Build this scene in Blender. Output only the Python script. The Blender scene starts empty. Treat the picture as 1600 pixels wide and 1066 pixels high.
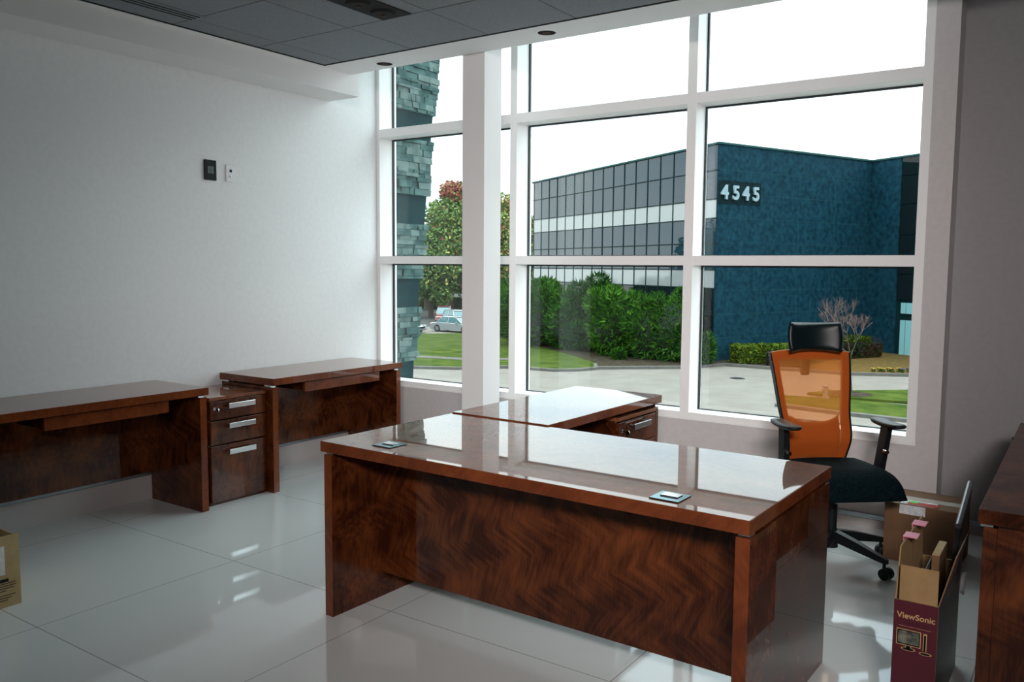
import bpy, bmesh, math, random
from mathutils import Vector, Matrix
R = random.Random(7)
SC = bpy.context.scene
COL = SC.collection
PI = math.pi

# ------------------------------------------------------------------ camera, sky, lamps, exposure
cam_d = bpy.data.cameras.new('camera'); cam = bpy.data.objects.new('camera', cam_d); COL.objects.link(cam)
cam_d.sensor_width = 36; cam_d.sensor_fit = 'HORIZONTAL'; cam_d.lens = 1312.92 / 1600 * 36
cam_d.clip_start = 0.05; cam_d.clip_end = 500
_y, _p, _r = .6032, -.0875, .0079
fw = Vector((-math.sin(_y) * math.cos(_p), math.cos(_y) * math.cos(_p), math.sin(_p)))
rt = Vector((math.cos(_y), math.sin(_y), 0)); up = rt.cross(fw)
r2 = rt * math.cos(_r) + up * math.sin(_r); u2 = up * math.cos(_r) - rt * math.sin(_r)
m = Matrix((r2, u2, -fw)).transposed().to_4x4(); m.translation = (4.8465, -5.0745, 1.4755)
cam.matrix_world = m
SC.camera = cam
SC.view_settings.view_transform = 'Standard'; SC.view_settings.look = 'None'
SC.view_settings.exposure = 0.0; SC.view_settings.gamma = 1.0; SC.view_settings.use_curve_mapping = False

world = bpy.data.worlds.new('overcast_sky'); SC.world = world; world.use_nodes = True
wn = world.node_tree; wn.nodes.clear()
w_out = wn.nodes.new('ShaderNodeOutputWorld'); w_bg = wn.nodes.new('ShaderNodeBackground')
w_tc = wn.nodes.new('ShaderNodeTexCoord'); w_mp = wn.nodes.new('ShaderNodeMapping'); w_mp.inputs['Scale'].default_value = (1.5, 1.5, 5)
w_nz = wn.nodes.new('ShaderNodeTexNoise'); w_nz.inputs['Scale'].default_value = 1.6; w_nz.inputs['Detail'].default_value = 5
w_cr = wn.nodes.new('ShaderNodeValToRGB')
w_cr.color_ramp.elements[0].position = .35; w_cr.color_ramp.elements[0].color = (.60, .72, .82, 1)
w_cr.color_ramp.elements[1].position = .6; w_cr.color_ramp.elements[1].color = (1, 1, 1, 1)
wn.links.new(w_tc.outputs['Generated'], w_mp.inputs['Vector']); wn.links.new(w_mp.outputs[0], w_nz.inputs['Vector'])
wn.links.new(w_nz.outputs[0], w_cr.inputs[0]); wn.links.new(w_cr.outputs[0], w_bg.inputs['Color'])
w_bg.inputs['Strength'].default_value = 1.75
# overcast luminance rises toward the zenith
w_sp = wn.nodes.new('ShaderNodeSeparateXYZ'); wn.links.new(w_tc.outputs['Generated'], w_sp.inputs[0])
w_mr = wn.nodes.new('ShaderNodeMapRange'); w_mr.inputs['From Min'].default_value = .28; w_mr.inputs['From Max'].default_value = 1
w_mr.inputs['To Min'].default_value = 2.9; w_mr.inputs['To Max'].default_value = 8.8
wn.links.new(w_sp.outputs['Z'], w_mr.inputs['Value']); wn.links.new(w_mr.outputs[0], w_bg.inputs['Strength'])
wn.links.new(w_bg.outputs[0], w_out.inputs[0])

sun_d = bpy.data.lights.new('veiled_sun', 'SUN'); sun_d.energy = .6; sun_d.angle = math.radians(50); sun_d.color = (.93, 1, 1)
sun = bpy.data.objects.new('veiled_sun', sun_d); COL.objects.link(sun); sun.location = (30, 20, 30)
sun.rotation_euler = Vector((-.58, -.52, -.62)).to_track_quat('-Z', 'Y').to_euler()
def area_light(name, loc, target, sx, sy, power, color):
    d = bpy.data.lights.new(name, 'AREA'); d.shape = 'RECTANGLE'; d.size = sx; d.size_y = sy
    d.energy = power; d.color = color
    o = bpy.data.objects.new(name, d); COL.objects.link(o); o.location = loc
    o.rotation_euler = (Vector(target) - Vector(loc)).to_track_quat('-Z', 'Y').to_euler()
    return o
l = area_light('rear_fill_light', (5.7, -6.4, 2.80), (2.1, 0, 1.0), 1.2, .6, 43, (1, .92, .90)); l.data.spread = math.radians(54)  # added unseen fill from behind, brightens the column and window frames
area_light('photo_flash', (5.35, -5.25, 1.95), (3.4, 0, .6), .22, .22, 16, (1, .92, .89))

# ------------------------------------------------------------------ materials
MATS = {}
def mat(name, color=(.8, .8, .8), rough=.5, metal=0., coat=0., coat_rough=.03, spec=.5, ior=1.5, emit=None):
    mt = bpy.data.materials.new(name); mt.use_nodes = True
    b = mt.node_tree.nodes['Principled BSDF']
    b.inputs['Base Color'].default_value = (*color, 1); b.inputs['Roughness'].default_value = rough
    b.inputs['Metallic'].default_value = metal; b.inputs['Coat Weight'].default_value = coat
    b.inputs['Coat Roughness'].default_value = coat_rough; b.inputs['Specular IOR Level'].default_value = spec
    b.inputs['IOR'].default_value = ior
    MATS[name] = mt
    return mt
def nd(mt, t): return mt.node_tree.nodes.new(t)
def lk(mt, a, b): mt.node_tree.links.new(a, b)
def bsdf(mt): return mt.node_tree.nodes['Principled BSDF']
def noise_color(mt, c1, c2, scale=5, detail=4, stretch=(1, 1, 1), lo=.35, hi=.65, bump=0, coords='Object', rot=(0, 0, 0), bscale=None, dist=0.):
    tc = nd(mt, 'ShaderNodeTexCoord'); mp = nd(mt, 'ShaderNodeMapping'); mp.inputs['Scale'].default_value = stretch
    mp.inputs['Rotation'].default_value = rot
    nz = nd(mt, 'ShaderNodeTexNoise'); nz.inputs['Scale'].default_value = scale; nz.inputs['Detail'].default_value = detail
    nz.inputs['Distortion'].default_value = dist
    cr = nd(mt, 'ShaderNodeValToRGB'); e = cr.color_ramp.elements
    e[0].position = lo; e[0].color = (*c1, 1); e[1].position = hi; e[1].color = (*c2, 1)
    lk(mt, tc.outputs[coords], mp.inputs[0]); lk(mt, mp.outputs[0], nz.inputs['Vector']); lk(mt, nz.outputs[0], cr.inputs[0])
    lk(mt, cr.outputs[0], bsdf(mt).inputs['Base Color'])
    if bump:
        bp = nd(mt, 'ShaderNodeBump'); bp.inputs['Strength'].default_value = bump
        n2 = nz
        if bscale:
            n2 = nd(mt, 'ShaderNodeTexNoise'); n2.inputs['Scale'].default_value = bscale; n2.inputs['Detail'].default_value = 3
            lk(mt, mp.outputs[0], n2.inputs['Vector'])
        lk(mt, n2.outputs[0], bp.inputs['Height']); lk(mt, bp.outputs[0], bsdf(mt).inputs['Normal'])
    return mt

def wood(name, dark, light, axis_rot=(0, 0, 0), rough=.35, coat=1., crot=True, cior=1.42):
    """polished mahogany veneer: flame figure from two crossing distorted waves and fine pores"""
    mt = mat(name, light, rough, 0, coat, .015)
    bsdf(mt).inputs['Coat IOR'].default_value = cior; bsdf(mt).inputs['Specular IOR Level'].default_value = .02
    tc = nd(mt, 'ShaderNodeTexCoord'); mp = nd(mt, 'ShaderNodeMapping'); mp.inputs['Rotation'].default_value = axis_rot
    lk(mt, tc.outputs['Object'], mp.inputs[0])
    # soft cloudy body tone
    nz = nd(mt, 'ShaderNodeTexNoise'); nz.inputs['Scale'].default_value = 6.5; nz.inputs['Detail'].default_value = 2; nz.inputs['Distortion'].default_value = .4
    lk(mt, mp.outputs[0], nz.inputs['Vector'])
    # cross figure: short slanted flames that turn into chevrons
    mz = nd(mt, 'ShaderNodeTexNoise'); mz.inputs['Scale'].default_value = 1.6; mz.inputs['Detail'].default_value = 1; lk(mt, mp.outputs[0], mz.inputs['Vector'])
    pp = nd(mt, 'ShaderNodeSeparateXYZ'); lk(mt, mp.outputs[0], pp.inputs[0])
    pg = nd(mt, 'ShaderNodeMath'); pg.operation = 'PINGPONG'; pg.inputs[1].default_value = .13; lk(mt, pp.outputs['Z'], pg.inputs[0])
    ad = nd(mt, 'ShaderNodeMath'); ad.operation = 'MULTIPLY_ADD'; ad.inputs[1].default_value = .9; lk(mt, pg.outputs[0], ad.inputs[0]); lk(mt, pp.outputs['X'], ad.inputs[2])
    a2 = nd(mt, 'ShaderNodeMath'); a2.operation = 'MULTIPLY_ADD'; a2.inputs[1].default_value = .30; lk(mt, mz.outputs[0], a2.inputs[0]); lk(mt, ad.outputs[0], a2.inputs[2])
    cb = nd(mt, 'ShaderNodeCombineXYZ'); lk(mt, a2.outputs[0], cb.inputs[0]); lk(mt, pp.outputs['Y'], cb.inputs[1])
    ms = nd(mt, 'ShaderNodeMath'); ms.operation = 'MULTIPLY'; ms.inputs[1].default_value = .16; lk(mt, pp.outputs['Z'], ms.inputs[0]); lk(mt, ms.outputs[0], cb.inputs[2])
    wv = nd(mt, 'ShaderNodeTexNoise'); wv.inputs['Scale'].default_value = 42; wv.inputs['Detail'].default_value = 3; lk(mt, cb.outputs[0], wv.inputs['Vector'])
    mp2 = nd(mt, 'ShaderNodeMapping'); mp2.inputs['Scale'].default_value = (140, 140, 12); mp2.inputs['Rotation'].default_value = axis_rot
    lk(mt, tc.outputs['Object'], mp2.inputs[0])
    fine = nd(mt, 'ShaderNodeTexNoise'); fine.inputs['Scale'].default_value = 1.5; lk(mt, mp2.outputs[0], fine.inputs['Vector'])
    a = nd(mt, 'ShaderNodeMath'); a.operation = 'MULTIPLY'; a.inputs[1].default_value = .30; lk(mt, wv.outputs[0], a.inputs[0])
    b = nd(mt, 'ShaderNodeMath'); b.operation = 'MULTIPLY_ADD'; b.inputs[1].default_value = .42; lk(mt, nz.outputs[0], b.inputs[0]); lk(mt, a.outputs[0], b.inputs[2])
    c = nd(mt, 'ShaderNodeMath'); c.operation = 'MULTIPLY_ADD'; c.inputs[1].default_value = .14; lk(mt, fine.outputs[0], c.inputs[0]); lk(mt, b.outputs[0], c.inputs[2])
    cr = nd(mt, 'ShaderNodeValToRGB'); e = cr.color_ramp.elements
    e[0].position = .345; e[0].color = (*dark, 1); e[1].position = .575; e[1].color = (*light, 1)
    lk(mt, c.outputs[0], cr.inputs[0]); lk(mt, cr.outputs[0], bsdf(mt).inputs['Base Color'])
    return mt

def glass_mat(name, tint, gl_rough=0.0):
    mt = bpy.data.materials.new(name); mt.use_nodes = True; nt = mt.node_tree; nt.nodes.clear()
    out = nt.nodes.new('ShaderNodeOutputMaterial'); tr = nt.nodes.new('ShaderNodeBsdfTransparent'); tr.inputs[0].default_value = (*tint, 1)
    gl = nt.nodes.new('ShaderNodeBsdfGlossy'); gl.inputs['Roughness'].default_value = gl_rough
    fr = nt.nodes.new('ShaderNodeFresnel'); mx = nt.nodes.new('ShaderNodeMixShader')
    # same reflectance on both faces of the thin pane
    ge = nt.nodes.new('ShaderNodeNewGeometry'); mr = nt.nodes.new('ShaderNodeMapRange')
    mr.inputs['To Min'].default_value = 1.38; mr.inputs['To Max'].default_value = 1 / 1.38
    nt.links.new(ge.outputs['Backfacing'], mr.inputs['Value']); nt.links.new(mr.outputs[0], fr.inputs[0])
    nt.links.new(fr.outputs[0], mx.inputs[0]); nt.links.new(tr.outputs[0], mx.inputs[1]); nt.links.new(gl.outputs[0], mx.inputs[2]); nt.links.new(mx.outputs[0], out.inputs[0])
    MATS[name] = mt; return mt

M_WALL = noise_color(mat('painted_wall', rough=.6), (.78, .79, .80), (.81, .82, .82), 30, 2, bump=.02)
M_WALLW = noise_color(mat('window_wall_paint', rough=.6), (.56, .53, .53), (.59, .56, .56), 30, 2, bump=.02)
M_WALLR = noise_color(mat('recess_wall_dimmed', rough=.6), (0.3040, 0.2883, 0.2960), (0.3200, 0.3042, 0.3120), 30, 2, bump=.02)  # darker wall tone, partly the dim light of this side put into colour
M_SOFF = mat('bulkhead_paint', (.84, .83, .83), .6)
M_FRAME = mat('white_aluminium', (.92, .92, .92), .35)
M_COLW = mat('white_column_paint', (.85, .84, .84), .6)
M_GASK = mat('black_gasket', (.01, .02, .022), .5)
M_GLASS = glass_mat('window_glass', (.91, .965, .955))
M_SKIRT = mat('skirting_tile', (0.5000, 0.4700, 0.4600), .25)
M_STRIP = mat('grey_metal_strip', (.42, .47, .52), .25, .6)
M_WOOD = wood('mahogany_veneer', (.022, .0050, .002), (.115, .032, .009), coat=.6)
M_WOODF = wood('mahogany_flame_veneer', (.030, .0065, .002), (.145, .039, .011), (0, .4, 0))
M_WOODE = wood('mahogany_edge', (.10, .024, .008), (.20, .050, .015))
M_WOODT = wood('mahogany_top', (.13, .042, .016), (.25, .085, .032), (.3, 0, .5), .3, 1., cior=1.39)
M_CHROME = mat('chrome', (.75, .78, .80), .12, 1)
M_BLACK = mat('black_plastic', (.006, .009, .010), .42, spec=.25)
M_BLKG = mat('black_gloss', (.006, .009, .010), .25, spec=.2)
M_BLKH = mat('black_gap', (.004, .004, .004), .9)
M_DARKF = noise_color(mat('black_fabric', rough=.85), (.002, .006, .008), (.004, .014, .017), 90, 2, bump=.08)
M_LEATH = mat('black_leather', (.003, .009, .011), .38, spec=.3)
bsdf(M_DARKF).inputs['Specular IOR Level'].default_value = .04
M_CARD = noise_color(mat('cardboard', rough=.75), (.27, .165, .065), (.33, .205, .09), 14, 3)
M_CARDL = noise_color(mat('light_cardboard', rough=.75), (.40, .29, .135), (.46, .34, .17), 14, 3)
M_CARDD = noise_color(mat('brown_cardboard', rough=.75), (.135, .068, .028), (.175, .09, .04), 9, 3)
M_CRIM = mat('crimson_print', (.075, .0035, .014), .45, 0, .1, .3)
M_TEXTT = mat('tan_lettering', (.52, .33, .14), .6)
M_TAPE = mat('clear_tape', (.48, .47, .42), .18)
M_PINK = mat('pink_plastic', (.62, .17, .27), .4)
M_WHITEP = mat('white_plastic', (.80, .80, .82), .35)
M_PAPER = noise_color(mat('white_paper', rough=.5), (.55, .58, .58), (.8, .82, .82), 40, 3)

# ceiling tile
M_CEIL = noise_color(mat('grey_ceiling_tile', rough=.75), (.19, .205, .23), (.22, .235, .26), 60, 2)
# glossy floor tile with thin joints
M_FLOOR = mat('polished_floor_tile', (.5, .5, .5), .05, 0, 0, spec=.5)
def floor_nodes():
    mt = M_FLOOR
    tc = nd(mt, 'ShaderNodeTexCoord'); mp = nd(mt, 'ShaderNodeMapping'); mp.inputs['Location'].default_value = (-1.385, 2.49, 0)
    br = nd(mt, 'ShaderNodeTexBrick'); br.offset = 0; br.squash = 1
    br.inputs['Scale'].default_value = 1; br.inputs['Brick Width'].default_value = 1.06; br.inputs['Row Height'].default_value = .955
    br.inputs['Mortar Size'].default_value = .0022; br.inputs['Mortar Smooth'].default_value = .2
    br.inputs['Color1'].default_value = (.66, .69, .68, 1); br.inputs['Color2'].default_value = (.67, .70, .69, 1); br.inputs['Mortar'].default_value = (.28, .28, .28, 1)
    lk(mt, tc.outputs['Object'], mp.inputs[0]); lk(mt, mp.outputs[0], br.inputs['Vector']); lk(mt, br.outputs['Color'], bsdf(mt).inputs['Base Color'])
floor_nodes()

# outdoors
M_CONC = noise_color(mat('street_concrete', rough=.9), (.134, .122, .107), (.156, .144, .128), .8, 6)
M_CURB = noise_color(mat('curb_concrete', rough=.9), (0.0830, 0.0786, 0.0699), (0.1048, 0.1005, 0.0917), 3, 3)
M_GRASS = noise_color(mat('lawn_grass', rough=.95), (0.0195, 0.0391, 0.0047), (0.0521, 0.0703, 0.0117), .9, 8, bump=.5, bscale=12)
M_MULCH = noise_color(mat('bark_mulch', rough=.95), (0.0170, 0.0143, 0.0102), (0.0442, 0.0357, 0.0238), 4, 6, bump=.6)
M_MULCH2 = noise_color(mat('tan_mulch', rough=.95), (0.0612, 0.0421, 0.0134), (0.0994, 0.0650, 0.0229), 3, 6, bump=.5)
M_ASPH = noise_color(mat('parking_asphalt', rough=.9), (0.0387, 0.0402, 0.0387), (0.0595, 0.0595, 0.0565), 2, 4)
M_STONE = noise_color(mat('ledge_stone', rough=.85), (0.0352, 0.0745, 0.0740), (0.0813, 0.1454, 0.1389), 9, 6, bump=.7, bscale=30)
M_STONE2 = noise_color(mat('ledge_stone_pale', rough=.85), (0.0780, 0.1222, 0.1205), (0.1560, 0.2096, 0.1989), 9, 6, bump=.7, bscale=30)
M_SLATE = noise_color(mat('smooth_slate', rough=.6), (0.0024, 0.0219, 0.0268), (0.0046, 0.0328, 0.0387), 5, 5, stretch=(1, 1, 5))
M_BLEAF = [noise_color(mat(n, rough=.7), a, b, .9, 3) for n, a, b in (
    ('juniper_dark', (0.0048, 0.0239, 0.0037), (0.0119, 0.0451, 0.0065)), ('juniper_mid', (0.0106, 0.0531, 0.0047), (0.0267, 0.0904, 0.0084)), ('juniper_bright', (0.0357, 0.1063, 0.0065), (0.0595, 0.1435, 0.0140)))]
M_GLEAF = [mat(n, c, .7) for n, c in (('tree_dark', (0.0405, 0.0811, 0.0253)), ('tree_mid', (0.1096, 0.1728, 0.0520)), ('tree_yellow', (0.2880, 0.2700, 0.0806)), ('tree_red', (0.2534, 0.0703, 0.0520)), ('tree_rust', (0.3226, 0.1296, 0.0922)))]
M_HLEAF = [mat(n, c, .7) for n, c in (('hedge_green', (0.0191, 0.0497, 0.0057)), ('hedge_lime', (0.0842, 0.1148, 0.0115)), ('hedge_dark', (0.0076, 0.0211, 0.0057)), ('shrub_maroon', (0.0191, 0.0134, 0.0134)))]  # leaf tones mixed at random, some darker
M_BARK = noise_color(mat('grey_bark', rough=.9), (0.0544, 0.0442, 0.0340), (0.1020, 0.0884, 0.0680), 10, 4)
M_TWIG = mat('pinkish_twig', (0.1445, 0.0935, 0.0808), .9)
M_GRAN = mat('blue_granite', (0.0043, 0.0213, 0.0319), .7, spec=.06)
def gran_nodes():
    mt = M_GRAN
    noise_color(mt, (0.0015, 0.0138, 0.0230), (0.0069, 0.0391, 0.0599), 3.2, 10, lo=.3, hi=.72)
gran_nodes()
M_JOINT = mat('granite_joint', (0.0142, 0.0499, 0.0605), .6)
M_PATCH = noise_color(mat('granite_patch', rough=.4), (0.0018, 0.0083, 0.0107), (0.0048, 0.0163, 0.0196), 4, 8)
M_CURT = mat('mirror_glass', (.008, .024, .036), .02, 0, ior=1.42)
M_CURTD = mat('dark_glass', (0.0040, 0.0080, 0.0090), .03, 0, ior=1.35)
M_SPAN = mat('pale_spandrel_glass', (0.2338, 0.2478, 0.2478), .12, .15)
M_MULL = mat('dark_mullion', (0.0041, 0.0153, 0.0170), .5)
M_COPE = mat('roof_coping', (0.0170, 0.0544, 0.0544), .5)
M_DIGIT = mat('pale_metal_digit', (0.1785, 0.2550, 0.2890), .5)
M_TEALG = mat('pale_teal_glass', (0.2336, 0.4675, 0.4862), .15, .2)

for _m in [M_CONC, M_CURB, M_GRASS, M_MULCH, M_MULCH2, M_ASPH, M_STONE, M_STONE2, M_BARK, M_TWIG, M_JOINT, M_SLATE, M_PATCH, M_MULL, M_COPE] + M_BLEAF + M_GLEAF + M_HLEAF:
    bsdf(_m).inputs['Specular IOR Level'].default_value = .04
M_ALLOY = mat('alloy_wheel', (.12, .13, .13), .4)
M_OUTW = mat('outdoor_white_paint', (.17, .17, .165), .5, spec=.2)

# ------------------------------------------------------------------ mesh helpers
def bx(bm, x0, x1, y0, y1, z0, z1, bev=0, mi=0):
    if x1 < x0: x0, x1 = x1, x0
    if y1 < y0: y0, y1 = y1, y0
    if z1 < z0: z0, z1 = z1, z0
    r = bmesh.ops.create_cube(bm, size=1)
    vs = r['verts']
    for v in vs:
        v.co = Vector(((x0 + x1) / 2 + v.co.x * (x1 - x0), (y0 + y1) / 2 + v.co.y * (y1 - y0), (z0 + z1) / 2 + v.co.z * (z1 - z0)))
    fs = set(f for v in vs for f in v.link_faces)
    for f in fs: f.material_index = mi
    if bev:
        es = list(set(e for v in vs for e in v.link_edges))
        bmesh.ops.bevel(bm, geom=es, offset=bev, segments=2, affect='EDGES', profile=.5)
    return vs
def box(x0, x1, y0, y1, z0, z1, bev=0):
    bm = bmesh.new(); bx(bm, x0, x1, y0, y1, z0, z1, bev); return bm
def tube(bm, p, q, r0, r1=None, seg=12, cap=True):
    r1 = r0 if r1 is None else r1; p = Vector(p); q = Vector(q); d = (q - p)
    if d.length < 1e-6: return
    rot = d.to_track_quat('Z', 'Y').to_matrix().to_4x4(); rot.translation = (p + q) / 2
    bmesh.ops.create_cone(bm, cap_ends=cap, segments=seg, radius1=r0, radius2=r1, depth=d.length, matrix=rot)
def polytube(bm, pts, r, seg=8):
    for a, b in zip(pts[:-1], pts[1:]): tube(bm, a, b, r, seg=seg)
    for a in pts[1:-1]: bmesh.ops.create_icosphere(bm, subdivisions=1, radius=r, matrix=Matrix.Translation(a))
def prism(bm, poly, z0, z1, mi=0):
    a = [bm.verts.new((x, y, z0)) for x, y in poly]; b = [bm.verts.new((x, y, z1)) for x, y in poly]
    n = len(poly); fs = [bm.faces.new(a[::-1]), bm.faces.new(b)]
    for i in range(n): fs.append(bm.faces.new((a[i], a[(i + 1) % n], b[(i + 1) % n], b[i])))
    for f in fs: f.material_index = mi
def hexa(bm, c):
    """eight corners: bottom four then top four (same order)"""
    v = [bm.verts.new(p) for p in c]
    for q in ((3, 2, 1, 0), (4, 5, 6, 7), (0, 1, 5, 4), (1, 2, 6, 5), (2, 3, 7, 6), (3, 0, 4, 7)): bm.faces.new([v[i] for i in q])
def grid_surf(bm, nu, nv, fn, thick=None):
    vs = [[bm.verts.new(fn(i / nu, j / nv)) for j in range(nv + 1)] for i in range(nu + 1)]
    for i in range(nu):
        for j in range(nv): bm.faces.new((vs[i][j], vs[i + 1][j], vs[i + 1][j + 1], vs[i][j + 1]))
    return vs
def obj(name, bm, m, parent=None, smooth=False, loc=None):
    me = bpy.data.meshes.new(name)
    if not isinstance(bm, bpy.types.Mesh):
        bmesh.ops.recalc_face_normals(bm, faces=bm.faces); bm.to_mesh(me); bm.free()
    else: me = bm
    for mm in (m if isinstance(m, (list, tuple)) else [m]): me.materials.append(mm)
    if smooth:
        for p in me.polygons: p.use_smooth = True
    o = bpy.data.objects.new(name, me); COL.objects.link(o)
    if parent: o.parent = parent
    if loc: o.location = loc
    return o
def tag(o, label=None, cat=None, group=None, kind=None):
    if label: o['label'] = label
    if cat: o['category'] = cat
    if group: o['group'] = group
    if kind: o['kind'] = kind
    return o
def thing(name, label, cat, loc=(0, 0, 0), rz=0, group=None):
    o = bpy.data.objects.new(name, None); COL.objects.link(o); o.empty_display_size = .1
    o.location = loc; o.rotation_euler = (0, 0, rz)
    return tag(o, label, cat, group)
def struct(name, bm, m, parent=None, smooth=False):
    o = obj(name, bm, m, parent, smooth)
    if not parent: o['kind'] = 'structure'
    return o
def smooth_by_angle(o, ang=.6):
    for p in o.data.polygons: p.use_smooth = True
    try: o.data.set_sharp_from_angle(angle=ang)
    except Exception: pass
    return o
def subsurf(o, lv=2):
    s = o.modifiers.new('s', 'SUBSURF'); s.levels = lv; s.render_levels = lv; return o
def text_mesh(txt, size, extrude, bold=0., spacing=1., align='LEFT'):
    cu = bpy.data.curves.new('t', 'FONT'); cu.body = txt; cu.size = size; cu.extrude = extrude; cu.offset = bold; cu.space_character = spacing; cu.align_x = align
    o = bpy.data.objects.new('t', cu); COL.objects.link(o)
    dg = bpy.context.evaluated_depsgraph_get()
    me = bpy.data.meshes.new_from_object(o.evaluated_get(dg))
    me.materials.clear()
    bpy.data.objects.remove(o); return me

# ------------------------------------------------------------------ room shell
struct('floor', box(-.2, 7.2, -9.2, .3, -.15, 0), M_FLOOR)
struct('wall_left', box(-.2, 0, -9.2, .17, 0, 3.6), M_WALL)
bm = bmesh.new()
bx(bm, 0, 4.0813, 0, .2, 0, .515); bx(bm, 4.0813, 4.2, 0, .2, 0, 3.6); bx(bm, 0, 4.0813, 0, .2, 3.45, 3.6)
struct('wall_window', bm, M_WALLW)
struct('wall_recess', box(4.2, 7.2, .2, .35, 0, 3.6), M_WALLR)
M_TAUPE = mat('low_bounce_taupe', (.22, .20, .19), .7)  # unseen walls, dark colour chosen to weaken the bounced light
struct('wall_right', box(7.0, 7.2, -9.0, .2, 0, 3.6), M_TAUPE)
struct('wall_rear', box(0, 7.0, -9.2, -9.0, 0, 3.6), M_TAUPE)
# bulkheads and ceiling
struct('trim_1', box(0, .306, -9.0, -.50, 2.72, 3.6), M_SOFF)                       # dropped bulkhead along the left wall
struct('trim_2', box(.306, 7.0, -.865, -.572, 2.869, 3.6), M_SOFF)                  # bulkhead strip in front of the window
bm = bmesh.new()
bx(bm, .306, .336, -9, -.865, 2.869, 3.0)
struct('trim_3', bm, M_SOFF)
bm = bmesh.new(); bx(bm, .336, .350, -9, -.865, 2.8690, 2.95); bx(bm, .350, 7, -.879, -.865, 2.8690, 2.95)
struct('trim_4', bm, M_BLKH)                                                        # black shadow gap round the tile field
bm = bmesh.new()
xs = [.352, .545] + [.545 + .61 * k for k in range(1, 12)]; ys = [-.881, -1.445] + [-1.445 - .61 * k for k in range(1, 13)]
for i in range(len(xs) - 1):
    for j in range(len(ys) - 1):
        if xs[i] > 6.9: continue
        bx(bm, xs[i] + .003, min(xs[i + 1] - .003, 6.99), ys[j + 1] + .003, ys[j] - .003, 2.871, 2.886, .002)
struct('ceiling', bm, M_CEIL)
struct('ceiling_backing', box(.352, 7.0, -9, -.881, 2.888, 2.95), M_BLKH)
struct('ceiling_high', box(-.2, 7.2, -9.2, .35, 3.6, 3.75), M_SOFF)
struct('column', box(1.322, 1.503, -.56, -.37, 0, 3.6), M_COLW)

# window: posts and transoms are square white tubes, glass set near the outside
XP = [(0, .034), (1.3205, 1.3786), (2.6785, 2.7406), (4.0324, 4.0813)]
ZT = [(.515, .5505), (1.497, 1.5585), (2.5097, 2.5747), (3.38, 3.45)]
for i, (a, b) in enumerate(XP): struct('trim_%d' % (5 + i), box(a, b, 0, .2, .515, 3.45, .0015), M_FRAME)
k = 9
for j, (z0, z1) in enumerate(ZT):
    bm = bmesh.new()
    for i in range(3): bx(bm, XP[i][1], XP[i + 1][0], .0005, .2, z0, z1)
    struct('trim_%d' % k, bm, M_FRAME); k += 1
struct('trim_13', box(0, 4.0835, -.006, 0, .503, .515), M_FRAME)                     # thin bead under the frame
for i in range(3):
    bm = bmesh.new(); gk = bmesh.new()
    for j in range(3):
        x0, x1, z0, z1 = XP[i][1], XP[i + 1][0], ZT[j][1], ZT[j + 1][0]
        bx(bm, x0 + .004, x1 - .004, .168, .174, z0 + .004, z1 - .004)
        for (a, b, c, d) in ((x0, x0 + .011, z0, z1), (x1 - .011, x1, z0, z1), (x0 + .011, x1 - .011, z0, z0 + .006), (x0 + .011, x1 - .011, z1 - .011, z1)):
            bx(gk, a, b, .150, .1675, c, d)
    w = struct('window_%d' % (i + 1), bm, M_GLASS)
    obj('gasket', gk, M_GASK, w)
# skirting
struct('baseboard_window', box(.012, 4.2, -.012, 0, 0, .048), M_SKIRT)
struct('trim_14', box(.012, 4.2, -.016, 0, .050, .080, .003), M_STRIP)
struct('baseboard_recess', box(4.2, 7.0, .188, .2, 0, .048), M_SKIRT)
struct('trim_15', box(4.2, 7.0, .184, .2, .050, .080, .003), M_STRIP)
struct('baseboard_left', box(0, .010, -9.0, 0, 0, .150), M_SKIRT)
struct('trim_16', box(0, .014, -9.0, 0, .152, .182, .003), M_STRIP)

# ceiling fittings
for i, (x, y, lab) in enumerate(((.74, -.69, 'round recessed downlight in the white bulkhead nearest the left corner'), (2.09, -.735, 'round recessed downlight in the white bulkhead above the middle windows'))):
    t = thing('recessed_downlight', lab, 'ceiling light', (x, y, 2.869), 0, 'downlights in the window bulkhead')
    bm = bmesh.new()
    for a in range(40):
        a0, a1 = 2 * PI * a / 40, 2 * PI * (a + 1) / 40
        q = lambda an, r, z: (r * math.cos(an), r * math.sin(an), z)
        for (ra, za, rb, zb) in ((.056, -.004, .072, -.004), (.072, -.004, .074, 0), (.054, 0, .056, -.004)):
            v = [bm.verts.new(q(a0, ra, za)), bm.verts.new(q(a1, ra, za)), bm.verts.new(q(a1, rb, zb)), bm.verts.new(q(a0, rb, zb))]; bm.faces.new(v)
    obj('trim_ring', bm, M_WHITEP, t)
    bm = bmesh.new(); tube(bm, (0, 0, -.0022), (0, 0, -.0004), .056, seg=32); obj('dark_baffle', bm, mat('bronze_baffle', (.012, .006, .004), .8, 0, spec=.1) if i == 0 else MATS['bronze_baffle'], t)
    bm = bmesh.new(); tube(bm, (0, 0, -.0045), (0, 0, -.0024), .026, seg=24); obj('lamp_face', bm, mat('dark_lens', (.05, .018, .008), .6, spec=.1) if i == 0 else MATS['dark_lens'], t)
t = thing('multi_lamp_ceiling_fixture', 'long black recessed ceiling fixture with adjustable lamps in the grey tiles', 'ceiling light', (1.555, -1.76, 2.8708))
obj('housing', box(-.105, .105, -.305, .305, -.006, -.0006, .001), M_BLKH, t)
for a in range(3):
    bm = bmesh.new(); tube(bm, (0, .19 - .19 * a, -.020), (0, .19 - .19 * a, -.0065), .062, .072, 28); g = obj('gimbal_ring', bm, M_BLKH, t)
    bm = bmesh.new(); tube(bm, (0, .19 - .19 * a, -.028), (0, .19 - .19 * a, -.0205), .012, seg=20); obj('lamp_face', bm, MATS['dark_lens'], g)
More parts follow.
